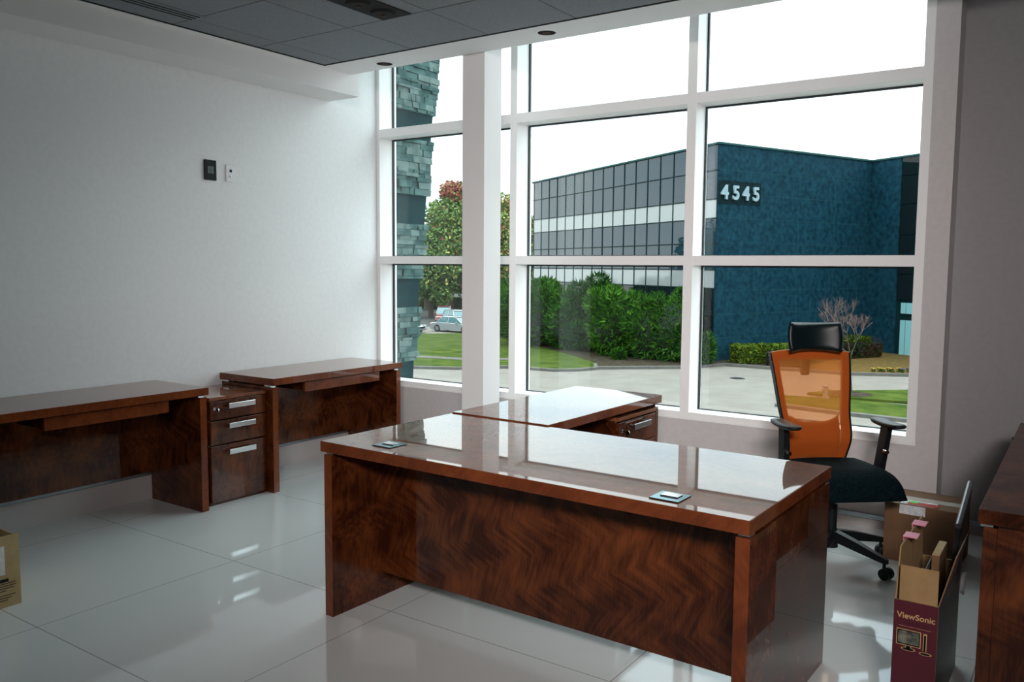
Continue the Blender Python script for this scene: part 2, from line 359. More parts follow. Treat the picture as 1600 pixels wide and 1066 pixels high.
t = thing('linear_air_vent', 'long slotted grey air vent in the ceiling beside the left bulkhead', 'vent', (.575, -3.1, 2.8708))
obj('vent_plate', box(-.07, .07, -1.07, 1.07, -.004, -.0006, .001), M_CEIL, t)
for a in range(3): obj('slot', box(-.045 + .037 * a, -.029 + .037 * a, -1.04, 1.04, -.0052, -.0041), M_BLKH, t)

# wall plates
t = thing('thermostat_plate', 'black wall control plate with small grey display on the left wall', 'wall control', (0, -1.578, 2.1))
obj('plate', box(0.0005, .012, -.046, .046, -.066, .066, .003), M_BLKG, t)
d = obj('display', box(.0125, .014, -.022, .022, -.022, .024), mat('lcd_grey', (.10, .13, .13), .3), t)
for (a, b) in ((-.008, .004), (.008, -.001), (0, -.014), (.004, .014)): obj('button', box(.0145, .016, a - .0035, a + .0035, b - .003, b + .003), M_BLACK, d)
t = thing('cable_outlet_plate', 'small white jack plate right of the black control on the left wall', 'outlet', (0, -1.418, 2.092))
obj('plate', box(0.0005, .008, -.036, .036, -.057, .057, .003), M_WHITEP, t)
obj('jack', box(.0085, .011, -.008, .008, .008, .026), M_BLKH, t)
bm = bmesh.new(); tube(bm, (.0085, 0, -.018), (.016, 0, -.018), .006); obj('coax_connector', bm, M_CHROME, t)
t = thing('wall_hook', 'small black hook on the recessed wall above the right credenza', 'hook', (4.55, .2, .545))
obj('plate', box(-.018, .018, -.012, -.0005, -.03, .03, .003), M_BLACK, t)
bm = bmesh.new(); polytube(bm, [(0, -.012, .015), (0, -.035, .012), (0, -.045, -.005), (0, -.03, -.018), (0, -.012, -.016)], .005); obj('hook_arm', bm, M_BLACK, t)

# ------------------------------------------------------------------ furniture
def handle(parent, c, ln, axis):
    """flat chrome bar on two posts; axis = outward direction, +x"""
    bm = bmesh.new(); x, y, z = c
    bx(bm, x + .022, x + .030, y - ln / 2, y + ln / 2, z - .016, z + .016, .002)
    for s in (-1, 1): bx(bm, x + .0005, x + .022, y + s * (ln / 2 - .012) - .005, y + s * (ln / 2 - .012) + .005, z - .008, z + .008)
    return obj('handle', bm, M_CHROME, parent)
def lock(parent, c):
    bm = bmesh.new(); x, y, z = c
    tube(bm, (x + .0005, y, z), (x + .008, y, z), .010, seg=20)
    o = obj('lock', bm, M_CHROME, parent)
    return o
def key(parent, c):
    bm = bmesh.new(); x, y, z = c
    bx(bm, x, x + .022, y - .0012, y + .0012, z - .004, z + .004); tube(bm, (x + .030, y - .0015, z - .004), (x + .030, y + .0015, z - .004), .012, seg=16)
    bx(bm, x + .026, x + .034, y + .003, y + .0045, z - .05, z - .016)
    return obj('key', bm, M_CHROME, parent)
M_REFLB = mat('teal_reflect_metal', (.12, .27, .32), .16, 1)  # grommet plate metal, its teal reflection put into the colour
def grommet(x, y, parent):
    g = obj('cable_grommet', box(x - .05, x + .05, y - .05, y + .05, .7503, .754, .001), M_REFLB, parent)
    obj('cap', box(x - .030, x + .030, y - .012, y + .030, .7543, .7575, .001), M_CHROME, g)
    obj('slot', box(x - .022, x + .022, y - .021, y - .016, .7543, .7550), M_BLACK, g)
    return g

# main desk
t = thing('executive_desk', 'large glossy mahogany desk with panel ends standing in the foreground', 'desk', (2.2387, -2.687, 0), -.0219)
obj('desktop', box(0, 1.83, 0, .85, .705, .75, .0015), [M_WOODT], t)
def edge_band(parent, x0, x1, y0, y1, z0, z1):
    bm = bmesh.new(); e = .0012
    bx(bm, x0, x1, y0 - e, y0 - .0002, z0 + .001, z1 - .0015); bx(bm, x1 + .0002, x1 + e, y0, y1, z0 + .001, z1 - .0015)
    bx(bm, x0 - e, x0 - .0002, y0, y1, z0 + .001, z1 - .0015); bx(bm, x0, x1, y1 + .0002, y1 + e, z0 + .001, z1 - .0015)
    obj('edge_band', bm, M_WOODE, parent)
edge_band(t, 0, 1.83, 0, .85, .705, .75)
for x in (.008, 1.786):
    obj('side_panel', box(x, x + .044, .012, .838, 0.0, .693, .001), M_WOODF, t)
    bm = bmesh.new(); bx(bm, x, x + .044, .0105, .0118, .001, .692); obj('panel_edge', bm, M_WOODE, t)
obj('modesty_panel', box(.0525, 1.7855, .27, .292, .13, .700), M_WOODF, t)
for x in (.012, 1.790):
    for y in (.02, .79): obj('spacer', box(x, x + .036, y, y + .04, .6932, .7048), M_CHROME, t)
obj('top_rail', box(.054, 1.784, .293, .320, .64, .700), M_WOOD, t)
grommet(.284, .115, t)
grommet(1.537, .092, t)

# return wing
t = thing('desk_return', 'mahogany side return joining the back of the main desk towards the window', 'desk', (2.2387, -2.687, 0), -.0219)
obj('return_top', box(.0, .5704, .8535, 2.033, .712, .756, .0015), M_WOODT, t)
edge_band(t, 0, .5704, .8545, 2.032, .712, .756)
obj('end_panel', box(.02, .556, 1.992, 2.022, 0, .690, .001), M_WOODF, t)
obj('side_panel', box(.02, .05, .875, 1.990, .08, .690, .001), M_WOODF, t)
obj('support_rail', box(.03, .54, 1.998, 2.016, .6902, .7118), M_BLKH, t); obj('support_rail', box(.022, .048, .9, 1.95, .6902, .7118), M_BLKH, t)
def pedestal(name, label, loc, rz, w, d, h, dr, keyed=False, group=None):
    """drawer front faces +x; body from x=-d..0, y=0..w"""
    t = thing(name, label, 'cabinet', loc, rz, group)
    bm = bmesh.new()
    bx(bm, -d, -.021, 0, .018, 0, h - .02); bx(bm, -d, -.021, w - .018, w, 0, h - .02); bx(bm, -d, -d + .018, .018, w - .018, 0, h - .02)
    bx(bm, -d + .018, -.021, .018, w - .018, 0.0, .018)
    obj('body', bm, M_WOOD, t)
    obj('cabinet_top', box(-d, 0, 0, w, h - .0195, h, .001), M_WOODT, t)
    for k, (z0, z1) in enumerate(dr):
        f = obj('drawer', box(-.0205, 0, .004, w - .004, z0, z1, .0015), M_WOODF, t)
        handle(f, (0, w * .52, z1 - (.035 if k < 2 else .045)), .20, 0)
        if k == 0:
            lock(f, (0, .030, z1 - .045))
            if keyed: key(f, (.0085, .030, z1 - .045))
    return t
c_, s_ = math.cos(-.0219), math.sin(-.0219)
def dl(x, y): return (2.2387 + x * c_ - y * s_, -2.687 + x * s_ + y * c_)
p = dl(.560, 1.545)
pedestal('pedestal_cabinet', 'mahogany drawer pedestal with key in its lock under the desk return', (p[0], p[1], 0), -.0219, .438, .48, .688, ((.525, .660), (.385, .518), (.03, .378)), True)
pedestal('pedestal_cabinet', 'mahogany three drawer pedestal wedged between the two side desks by the left wall', (.492, -1.972, 0), 0, .420, .46, .672, ((.532, .648), (.378, .524), (.02, .370)), True)

# two side desks along the left wall
def side_desk(y0, y1, label, draw):
    t = thing('side_desk', label, 'desk', (.012, y0, 0), 0, 'mahogany side desks along the left wall')
    L = y1 - y0
    obj('desktop', box(0, .544, 0, L, .705, .75, .0015), M_WOODT, t)
    bm = bmesh.new(); bx(bm, .5442, .5454, 0, L, .706, .7485); bx(bm, 0, .544, -.0012, -.0002, .706, .7485); obj('edge_band', bm, M_WOODE, t)
    for y in (.006, L - .050):
        obj('side_panel', box(.012, .530, y, y + .044, 0, .693, .001), M_WOODF, t)
        obj('panel_edge', box(.5302, .5315, y, y + .044, .001, .692), M_WOODE, t)
    for y in (.012, L - .044):
        for x in (.02, .45): obj('spacer', box(x, x + .06, y - .004, y + .036, .6932, .7048), M_CHROME, t)
    obj('modesty_panel', box(.072, .094, .0505, L - .0505, .195, .700), M_WOODF, t)
    a, b = draw
    dr = obj('pencil_drawer', box(.20, .484, a, b, .634, .6945), M_WOOD, t)
    obj('drawer_front', box(.4845, .500, a - .004, b + .004, .628, .6945, .001), M_WOODE, dr)
    return t
side_desk(-3.25, -2.022, 'mahogany side desk at the left wall, nearer the camera, cut by the left edge', (.30, .99))
side_desk(-1.543, -.317, 'mahogany side desk at the left wall in the corner beside the window', (.31, 1.02))

# right credenza
t = thing('credenza_desk', 'dark mahogany credenza along the right side, cut by the right edge', 'credenza', (4.598, -2.19, 0))
obj('desktop', box(0, 1.25, 0, 1.80, .705, .75, .0015), M_WOOD, t)
obj('side_panel', box(.014, .052, .012, 1.77, 0, .694, .001), M_WOODF, t)
obj('side_panel', box(1.19, 1.228, .012, 1.77, 0, .694, .001), M_WOODF, t)
obj('modesty_panel', box(.0525, 1.1895, .022, .040, .16, .700), M_WOODF, t)
for y in (.016, 1.70): obj('spacer', box(.006, .04, y, y + .036, .6945, .7045), M_CHROME, t)

# ------------------------------------------------------------------ office chair
def chair():
    t = thing('office_chair', 'ergonomic office chair with orange mesh back, black seat and headrest', 'chair', (3.822, -.715, 0), math.atan2(-.76, .65) + PI / 2)
    # local: facing -y, x to the sitter's left seen from the front
    # base
    hub = bmesh.new(); tube(hub, (0, 0, .075), (0, 0, .17), .036, .030, 20); obj('hub', hub, M_BLACK, t)
    for k in range(5):
        a = math.radians(9 + 72 * k)
        d = Vector((math.cos(a), math.sin(a), 0)); n = Vector((-d.y, d.x, 0))
        bm = bmesh.new()
        def ring(r, w, z0, z1): return [d * r - n * w + Vector((0, 0, z0)), d * r + n * w + Vector((0, 0, z0)), d * r + n * w * .7 + Vector((0, 0, z1)), d * r - n * w * .7 + Vector((0, 0, z1))]
        rs = [ring(.02, .028, .115, .165), ring(.15, .024, .097, .140), ring(.29, .017, .078, .104), ring(.315, .013, .074, .096)]
        vv = [[bm.verts.new(p) for p in r] for r in rs]
        for i in range(3):
            for j in range(4): bm.faces.new((vv[i][j], vv[i][(j + 1) % 4], vv[i + 1][(j + 1) % 4], vv[i + 1][j]))
        bm.faces.new(vv[0]); bm.faces.new(vv[-1])
        lg = obj('base_leg', bm, M_BLACK, t)
        bm = bmesh.new(); c = d * .30
        off = n * .0
        for s in (-1, 1):
            b = c + d * .012
            tube(bm, b + n * (s * .007) + Vector((0, 0, .0275)), b + n * (s * .025) + Vector((0, 0, .0275)), .0275, seg=24)
        tube(bm, c + d * .012 - n * .01 + Vector((0, 0, .0275)), c + d * .012 + n * .01 + Vector((0, 0, .0275)), .012, seg=12)
        tube(bm, c + Vector((0, 0, .03)), c + Vector((0, 0, .08)), .008, seg=10)
        smooth_by_angle(obj('caster', bm, M_BLACK, lg))
    bm = bmesh.new(); tube(bm, (0, 0, .17), (0, 0, .30), .026, seg=20); tube(bm, (0, 0, .30), (0, 0, .40), .015, seg=16); smooth_by_angle(obj('gas_cylinder', bm, M_BLACK, t))
    bm = bmesh.new(); bx(bm, -.09, .09, -.10, .16, .372, .408, .01); tube(bm, (-.09, -.02, .39), (-.24, -.02, .385), .006); bx(bm, -.27, -.24, -.035, -.005, .378, .392, .003)
    obj('tilt_mechanism', bm, M_BLACK, t)
    # seat
    bm = bmesh.new()
    def seat(u, v, top):
        a = 2 * u - 1; b = 2 * v - 1
        # rounded-square plan
        sx = a * math.sqrt(1 - b * b * .22); sy = b * math.sqrt(1 - a * a * .18)
        e = max(abs(a), abs(b)); edge = (1 - e ** 6) ** .5
        x = sx * .262; y = -.045 + sy * .262
        z = .430 + (.072 * edge if top else -.026 * edge) + .004 * math.cos(a * 2)
        if b < -.2: z -= .045 * ((-b - .2) / .8) ** 2
        return (x, y, z)
    N = 22
    g1 = grid_surf(bm, N, N, lambda u, v: seat(u, v, True)); g2 = grid_surf(bm, N, N, lambda u, v: seat(u, v, False))
    bmesh.ops.remove_doubles(bm, verts=bm.verts, dist=.0008)
    obj('seat', bm, M_DARKF, t, True)
    # backrest (curved mesh): v up, u across
    H0, H1 = .47, 1.035
    def back(u, v, off=0.):
        z = H0 + (H1 - H0) * v; hw = .150 + .068 * v + .004 * math.sin(v * PI)
        x = (2 * u - 1) * hw
        y = .195 + .03 * v + .085 * v * v - .05 * math.exp(-((v - .22) / .16) ** 2) * .9 - .045 * (1 - (2 * u - 1) ** 2) * -1 * .55
        z += .016 * (1 - (2 * u - 1) ** 2) * v ** 3
        return Vector((x, y + off, z))
    bm = bmesh.new(); grid_surf(bm, 20, 28, lambda u, v: back(u, v)); 
    obj('mesh_back', bm, M_MESH, t, True)
    # frame behind the mesh: side rails, top rail, lower panel
    def strip(bm, f, n, th):
        pts = [f(i / n) for i in range(n + 1)]
        fr = [[bm.verts.new(p) for p in (a, b, b + Vector((0, th, 0)), a + Vector((0, th, 0)))] for a, b in pts]
        for i in range(n):
            for j in range(4): bm.faces.new((fr[i][j], fr[i][(j + 1) % 4], fr[i + 1][(j + 1) % 4], fr[i + 1][j]))
        bm.faces.new(fr[0]); bm.faces.new(fr[-1])
    bm = bmesh.new()
    for s in (0, 1):
        strip(bm, lambda q, s=s: (back(s, q, .004), back(abs(s - .085 - .05 * (1 - q) ** 2), q, .004)), 24, .014)
    strip(bm, lambda q: (back(.085 + .83 * q, 1.0, .004), back(.085 + .83 * q, .93 - .02 * math.sin(q * PI), .004)), 12, .014)
    obj('back_frame', bm, M_OFRAME, t)
    bm = bmesh.new()
    for s in (0, 1):
        ex = (-1 if s == 0 else 1) * .007
        strip(bm, lambda q, s=s, ex=ex: (back(s, q, -.006) + Vector((ex, 0, 0)), back(s, q, -.006) + Vector((-ex * .05, 0, 0))), 24, .034)
    obj('side_rail', bm, M_BLACK, t)
    bm = bmesh.new()
    grid = lambda u, v: back(.135 + .73 * u, .03 + (.33 + .06 * abs(2 * u - 1) ** 3) * v, .010)
    grid_surf(bm, 14, 10, grid); g = obj('lumbar_panel', bm, M_OFRAME, t, True)
    so = g.modifiers.new('s', 'SOLIDIFY'); so.thickness = .012; so.offset = -1
    # spine and headrest bracket
    obj('spine', box(-.03, .03, .235, .275, .36, .56, .008), M_BLACK, t)
    obj('spine_arm', box(-.028, .028, .05, .234, .368, .398, .006), M_BLACK, t)
    bm = bmesh.new(); hexa(bm, [(-.02, .36, .92), (.02, .36, .92), (.02, .38, .92), (-.02, .38, .92), (-.02, .365, 1.10), (.02, .365, 1.10), (.02, .385, 1.10), (-.02, .385, 1.10)])
    bx(bm, -.022, .022, .347, .378, .905, 1.03, .008)
    obj('headrest_bracket', bm, M_BLACK, t)
    bm = bmesh.new()
    def head(u, v, fr):
        a = 2 * u - 1; b = 2 * v - 1; e = max(abs(a), abs(b)); ed = (1 - e ** 5) ** .5
        x = a * math.sqrt(1 - b * b * .16) * .154; z = 1.120 + b * math.sqrt(1 - a * a * .12) * .075 + .010 * a * a * b
        y = .305 - .055 * a * a + (-.030 * ed if fr else .030 * ed) + .012 * b
        return (x, y, z)
    grid_surf(bm, 20, 14, lambda u, v: head(u, v, True)); grid_surf(bm, 20, 14, lambda u, v: head(u, v, False))
    bmesh.ops.remove_doubles(bm, verts=bm.verts, dist=.0008)
    obj('headrest', bm, M_LEATH, t, True)
    for s in (-1, 1):
        bm = bmesh.new()
        hexa(bm, [(s * .235, -.005, .40), (s * .235, .060, .40), (s * .262, .060, .40), (s * .262, -.005, .40),
                  (s * .258, -.035, .690), (s * .258, .030, .690), (s * .284, .030, .690), (s * .284, -.035, .690)])
        bx(bm, min(s * .10, s * .262), max(s * .10, s * .262), 0, .055, .382, .402)
        a = obj('armrest', bm, M_BLACK, t)
        bm = bmesh.new()
        def pad(u, v, top, s=s):
            p_, q_ = 2 * u - 1, 2 * v - 1; e = max(abs(p_), abs(q_)); ed = (1 - e ** 4) ** .5
            x = s * .268 + p_ * math.sqrt(1 - q_ * q_ * .4) * .045; y = -.015 + q_ * math.sqrt(1 - p_ * p_ * .3) * .135
            z = .705 + (.012 if top else -.016) * ed + .006 * q_ * q_
            return (x, y, z)
        grid_surf(bm, 10, 16, lambda u, v: pad(u, v, True)); grid_surf(bm, 10, 16, lambda u, v: pad(u, v, False)); bmesh.ops.remove_doubles(bm, verts=bm.verts, dist=.0006)
        obj('arm_pad', bm, M_BLACK, a, True)
        bm = bmesh.new(); tube(bm, (s * .255, -.045, .565), (s * .255, -.018, .565), .011, seg=16); obj('adjust_button', bm, M_CHROME, a)
    return t
def mesh_fabric():
    mt = bpy.data.materials.new('orange_mesh'); mt.use_nodes = True; nt = mt.node_tree; nt.nodes.clear()
    out = nt.nodes.new('ShaderNodeOutputMaterial'); tr = nt.nodes.new('ShaderNodeBsdfTransparent'); tr.inputs[0].default_value = (1, .58, .38, 1)
    df = nt.nodes.new('ShaderNodeBsdfDiffuse'); df.inputs[0].default_value = (.80, .25, .05, 1)
    tl = nt.nodes.new('ShaderNodeBsdfTranslucent'); tl.inputs[0].default_value = (.85, .28, .06, 1)
    m1 = nt.nodes.new('ShaderNodeMixShader'); m1.inputs[0].default_value = .45
    m2 = nt.nodes.new('ShaderNodeMixShader'); m2.inputs[0].default_value = .48
    nt.links.new(df.outputs[0], m1.inputs[1]); nt.links.new(tl.outputs[0], m1.inputs[2])
    nt.links.new(tr.outputs[0], m2.inputs[1]); nt.links.new(m1.outputs[0], m2.inputs[2]); nt.links.new(m2.outputs[0], out.inputs[0])
    return mt
M_MESH = mesh_fabric()
M_OFRAME = mat('orange_frame', (.36, .12, .02), .6)
chair()

# ------------------------------------------------------------------ boxes
# brown shipping box against the window wall
t = thing('cardboard_box', 'closed brown cardboard box with red and green sticker behind the chair base', 'box', (4.034, -.52, 0), -.045)
obj('carton', box(0, .34, 0, .33, 0, .298, .003), M_CARDD, t)
obj('packing_tape', box(-.002, .343, .105, .175, .2985, .3000), M_TAPE, t)
obj('packing_tape', box(.002, .06, .004, .105, .2985, .2995), M_CARDL, t)
bm = bmesh.new(); bx(bm, .07, .23, .01, .10, .3002, .3008); bx(bm, .07, .19, -.0012, -.0004, .25, .297); obj('document_pouch', bm, M_PAPER, t)
bm = bmesh.new(); bx(bm, .10, .24, .012, .07, .3010, .3016); obj('red_label', bm, mat('red_label', (.45, .03, .02), .4), t)
bm = bmesh.new(); bmesh.ops.create_circle(bm, cap_ends=True, segments=20, radius=.022, matrix=Matrix.Translation((.125, .06, .3022))); obj('green_sticker', bm, mat('green_sticker', (.10, .80, .05), .4), t)

# tall narrow crimson monitor carton, open on top
t = thing('monitor_box', 'tall narrow open crimson monitor carton with tan flaps beside the right credenza', 'box', (4.369, -2.15, 0))
W, D, Hh = .130, .53, .40
bm = bmesh.new()
for (a, b, c, d) in ((0, W, 0, .004), (0, W, D - .004, D), (0, .004, .004, D - .004), (W - .004, W, .004, D - .004)): bx(bm, a, b, c, d, .004, Hh)
bx(bm, 0, W, 0, D, 0, .004)
obj('carton', bm, M_CARD, t)
obj('printed_front', box(.0005, W - .0005, -.0016, -.0004, 0, Hh), M_CRIM, t)
obj('printed_side', box(-.0016, -.0004, .0005, D - .0005, 0, Hh), M_CRIM, t)
obj('printed_side', box(W + .0004, W + .0016, .0005, D - .0005, 0, Hh), mat('black_print', (.012, .010, .012), .35), t)
me = text_mesh('ViewSonic', .0272, .0003, .0004); o = obj('lettering', me, M_TEXTT, t); o.rotation_euler = (PI / 2, 0, 0); o.location = (.0085, -.0022, .343)
me = text_mesh('Widescreen LED', .0105, .0002, .0001); o = obj('lettering', me, mat('dark_lettering', (.03, .002, .012), .5), t); o.rotation_euler = (PI / 2, 0, 0); o.location = (.027, -.0022, .325)
obj('printed_line', box(.014, .112, -.0026, -.0018, .3160, .3166), M_TEXTT, t)
# printed monitor picture
def shape(polys, y, m_, name, parent, th=.0006):
    bm = bmesh.new()
    for pl in polys:
        a = [bm.verts.new((x, y, z)) for x, z in pl]; b = [bm.verts.new((x, y - th, z)) for x, z in pl]
        bm.faces.new(a); bm.faces.new(b[::-1])
        for i in range(len(pl)): bm.faces.new((a[i], a[(i + 1) % len(pl)], b[(i + 1) % len(pl)], b[i]))
    return obj(name, bm, m_, parent)
def rect(a, b, c, d): return [(a, c), (b, c), (b, d), (a, d)]
def ell(cx, cz, rx, rz, n=16): return [(cx + rx * math.cos(2 * PI * i / n), cz + rz * math.sin(2 * PI * i / n)) for i in range(n)]
pic = shape([rect(.010, .0835, .252, .306), rect(.038, .056, .243, .2525), ell(.047, .241, .022, .006), rect(.090, .101, .246, .304), ell(.098, .237, .019, .0055)], -.0018, M_TEXTT, 'printed_picture', t)
shape([rect(.0125, .081, .2545, .3035), rect(.041, .053, .243, .252), ell(.047, .241, .018, .004), rect(.0925, .0985, .246, .2985), ell(.098, .237, .015, .0035)], -.0026, M_BLKG, 'printed_screen', pic)
mt = noise_color(mat('screen_picture', rough=.4), (.04, .045, .04), (.20, .20, .15), 45, 3)
shape([rect(.0155, .078, .2585, .3005)], -.0034, mt, 'screen_image', pic)
# flaps
obj('flap', box(.012, .126, .0, .0035, Hh + .0005, Hh + .118, .0012), M_CARD, t)
bm = bmesh.new(); hexa(bm, [(0, .003, Hh + .001), (.004, .003, Hh + .001), (.004, D - .01, Hh + .001), (0, D - .01, Hh + .001), (-.003, .07, Hh + .158), (.001, .07, Hh + .158), (.001, D - .03, Hh + .158), (-.003, D - .03, Hh + .158)]); obj('flap', bm, M_CARD, t)
bm = bmesh.new(); hexa(bm, [(W - .003, .005, Hh + .001), (W + .001, .005, Hh + .001), (W + .001, D - .01, Hh + .001), (W - .003, D - .01, Hh + .001), (W + .030, .09, Hh + .145), (W + .034, .09, Hh + .145), (W + .034, D - .04, Hh + .145), (W + .030, D - .04, Hh + .145)]); obj('flap', bm, M_CARDD, t)
for y in (.165, .335):
    bm = bmesh.new(); bx(bm, -.012, .034, y, y + .065, Hh + .162, Hh + .1655, .001); bx(bm, -.012, -.008, y + .01, y + .055, Hh + .128, Hh + .162); obj('handle_clip', bm, M_PINK, t)
# contents
t = thing('foam_board', 'thick tan packing board standing inside the crimson carton', 'packing board', (4.433, -1.86, .006))
obj('board', box(0, .026, 0, .185, 0, .472, .003), M_CARDD, t); obj('board_edge', box(.001, .025, .001, .184, .4722, .4745), M_CARDL, t)
t = thing('flat_panel', 'dark grey flat panel leaning out of the crimson carton', 'panel', (4.470, -1.79, .006))
bm = bmesh.new(); hexa(bm, [(-.006, 0, 0), (.010, 0, 0), (.010, .155, 0), (-.006, .155, 0), (.022, .02, .560), (.040, .02, .560), (.040, .33, .650), (.022, .33, .650)]); o = obj('panel_shell', bm, mat('grey_panel', (.018, .022, .026), .3), t)
bv = o.modifiers.new('b', 'BEVEL'); bv.width = .003; bv.segments = 3
bm = bmesh.new(); tube(bm, (.031, .018, .566), (.031, .332, .656), .0105, seg=16); smooth_by_angle(obj('panel_rim', bm, mat('lit_rim_grey', (.11, .13, .145), .3, .3), t))  # lighter rim, the lit top edge put into its colour
t = thing('plastic_sheet', 'translucent grey sheet curled inside the crimson carton', 'plastic sheet', (4.405, -1.95, .05))
bm = bmesh.new(); hexa(bm, [(0, 0, 0), (.003, 0, 0), (.003, .26, 0), (0, .26, 0), (.018, .04, .395), (.021, .04, .395), (.026, .30, .42), (.023, .30, .42)]); obj('sheet', bm, mat('grey_sheet', (.14, .15, .17), .3), t)
t = thing('cable_coil', 'small coil of white cable hanging on the side of the crimson carton', 'cable', (4.516, -1.74, .36))
bm = bmesh.new()
for k in range(3):
    r = .030 + .002 * k
    pts = [(.004 + .004 * k + .002 * math.sin(a), r * math.cos(a), r * 1.2 * math.sin(a)) for a in [2 * PI * i / 22 for i in range(23)]]
    polytube(bm, pts, .0022, 6)
obj('loop', bm, M_WHITEP, t, True)

# light cardboard box at the left edge
t = thing('open_cardboard_box', 'open tan cardboard box with printed lines, cut by the left edge', 'box', (1.077, -3.358, 0), 0)
bm = bmesh.new(); Lx, Ly, hz = .42, .40, .313
bx(bm, -.005, 0, -Ly, 0, .004, hz); bx(bm, -Lx, -.005, -.005, 0, .004, hz - .012); bx(bm, -Lx, -Lx + .005, -Ly, -.005, .004, hz); bx(bm, -Lx + .005, -.005, -Ly, -Ly + .005, .004, hz); bx(bm, -Lx, 0, -Ly, 0, 0, .004)
obj('carton', bm, M_CARDL, t)
bm = bmesh.new(); hexa(bm, [(-.006, -.40, hz + .0005), (-.002, -.40, hz + .0005), (-.002, -.115, hz + .0005), (-.006, -.115, hz + .0005), (-.008, -.40, hz + .19), (-.004, -.40, hz + .19), (-.004, -.13, hz + .19), (-.008, -.13, hz + .19)]); obj('flap', bm, M_CARDL, t)
obj('shipping_label', box(.0004, .0012, -.30, -.062, .145, .270), M_PAPER, t)
bm = bmesh.new(); bx(bm, .0004, .0012, -.085, -.050, .112, .126); obj('printed_bar', bm, M_BLACK, t)
bm = bmesh.new()
for k, (a, b) in enumerate(((-.30, -.022), (-.30, -.020), (-.30, -.030), (-.30, -.060), (-.30, -.024), (-.30, -.040), (-.30, -.055))):
    z = .103 - .0105 * k - (.010 if k > 3 else 0); bx(bm, .0004, .0012, a, b, z, z + .0045)
obj('printed_lines', bm, mat('faded_print', (.10, .075, .04), .7), t)

# ------------------------------------------------------------------ outside: ground level is one storey below
G = -4.5
struct('ground', box(-130, 60, .8, 160, G - .3, G), M_CONC)
LAWN = [(-75, 20), (-75, 66), (-52, 58), (-43.195, 50.666), (-40.981, 53.451), (-37.911, 56.987), (-30.166, 48.253), (-26.897, 45.872), (-23.075, 42.955), (-20.04, 40.249), (-19.2, 38.42), (-19.6, 37.2), (-20.454, 36.258), (-22.16, 36.083), (-23.623, 35.8), (-25.441, 33.492), (-27.564, 32.411), (-30.947, 30.752), (-45, 22)]
bm = bmesh.new(); prism(bm, LAWN, G + .001, G + .14); struct('lawn', bm, M_GRASS)
def off_strip(pts, w, z0, z1, m_, name):
    bm = bmesh.new(); a = []; b = []
    for i, p in enumerate(pts):
        p = Vector(p); q = Vector(pts[min(i + 1, len(pts) - 1)]) - Vector(pts[max(i - 1, 0)]); n = Vector((-q[1], q[0])).normalized() * w / 2
        a.append(p + n); b.append(p - n)
    for i in range(len(pts) - 1):
        c = [a[i], b[i], b[i + 1], a[i + 1]]
        hexa(bm, [(x.x, x.y, z0) for x in c] + [(x.x, x.y, z1) for x in c])
    return struct(name, bm, m_)
off_strip([(-20.04, 40.249), (-19.0, 38.35), (-19.5, 37.0), (-20.454, 36.0), (-22.16, 35.8), (-23.623, 35.55), (-25.441, 33.25), (-27.564, 32.15), (-30.947, 30.5), (-45, 21.7)], .35, G + .002, G + .15, M_CURB, 'curb')
off_strip([(-45, 31), (-34.0, 35.9), (-31.0, 36.3), (-28.05, 36.85), (-25.4, 38.8)], 1.1, G + .141, G + .155, M_CURB, 'sidewalk')
BED = [(-30.166, 48.253), (-26.897, 45.872), (-23.075, 42.955), (-20.04, 40.249), (-19.0, 38.6), (-15.223, 41.967), (-14.372, 43.888), (-13.806, 45.0), (-10.772, 45.078), (-9.105, 45.2), (-8.7, 63), (-14.65, 46.5), (-37.5, 60.8), (-37.9, 57)]
bm = bmesh.new(); prism(bm, BED, G + .001, G + .16); struct('planting_bed', bm, M_MULCH)
bm = bmesh.new(); prism(bm, [(-9.105, 45.2), (-6.286, 45.156), (-4.98, 45.818), (-2.222, 47.265), (6, 51), (6, 66), (-8.6, 66)], G + .002, G + .15); struct('planting_bed', bm, M_MULCH2)
off_strip([(-19.0, 38.5), (-15.223, 41.85), (-14.3, 43.7), (-13.6, 44.95), (-10.772, 44.95), (-9.105, 45.05), (-6.286, 45.0), (-4.98, 45.65), (-2.222, 47.1), (6, 50.8)], .3, G + .003, G + .17, M_CURB, 'curb')
bm = bmesh.new(); prism(bm, [(-6.1, 35.75), (-5.453, 37.1), (-2.405, 39.8), (6, 47), (6, 35.0), (-0.846, 35.643), (-1.68, 35.662), (-4.562, 35.4)], G + .001, G + .12); struct('lawn', bm, M_GRASS)
bm = bmesh.new(); prism(bm, [(-7.044, 34.122), (-4.419, 34.8), (-1.52, 34.65), (-0.68, 34.511), (6, 34), (6, 30.5), (-0.165, 30.998), (-0.922, 31.116), (-3.627, 31.28), (-6.252, 31.738)], G + .001, G + .12); struct('lawn', bm, M_GRASS)
off_strip([(-6.25, 31.5), (-3.627, 31.05), (-0.9, 30.85), (6, 30.3)], .35, G + .002, G + .14, M_CURB, 'curb')
bm = bmesh.new(); tube(bm, (-4.3, 36.6, G + .121), (-4.3, 36.6, G + .13), .95, seg=28); struct('tree_ring', bm, M_MULCH)
bm = bmesh.new(); prism(bm, [(-110, 10), (-110, 150), (-40, 150), (-38.6, 62), (-46, 62)], G + .0005, G + .006); struct('parking_lot', bm, M_ASPH)

# drain cover in the drive
t = thing('drain_cover', 'dark round drain cover in the concrete drive left of the office chair', 'drain cover', (-10.9, 39.6, G))
bm = bmesh.new(); tube(bm, (0, 0, .002), (0, 0, .012), .42, seg=28); obj('lid', bm, M_ASPH, t)
bm = bmesh.new(); tube(bm, (0, 0, .0125), (0, 0, .018), .33, seg=28); obj('grate', bm, M_BLACK, t)

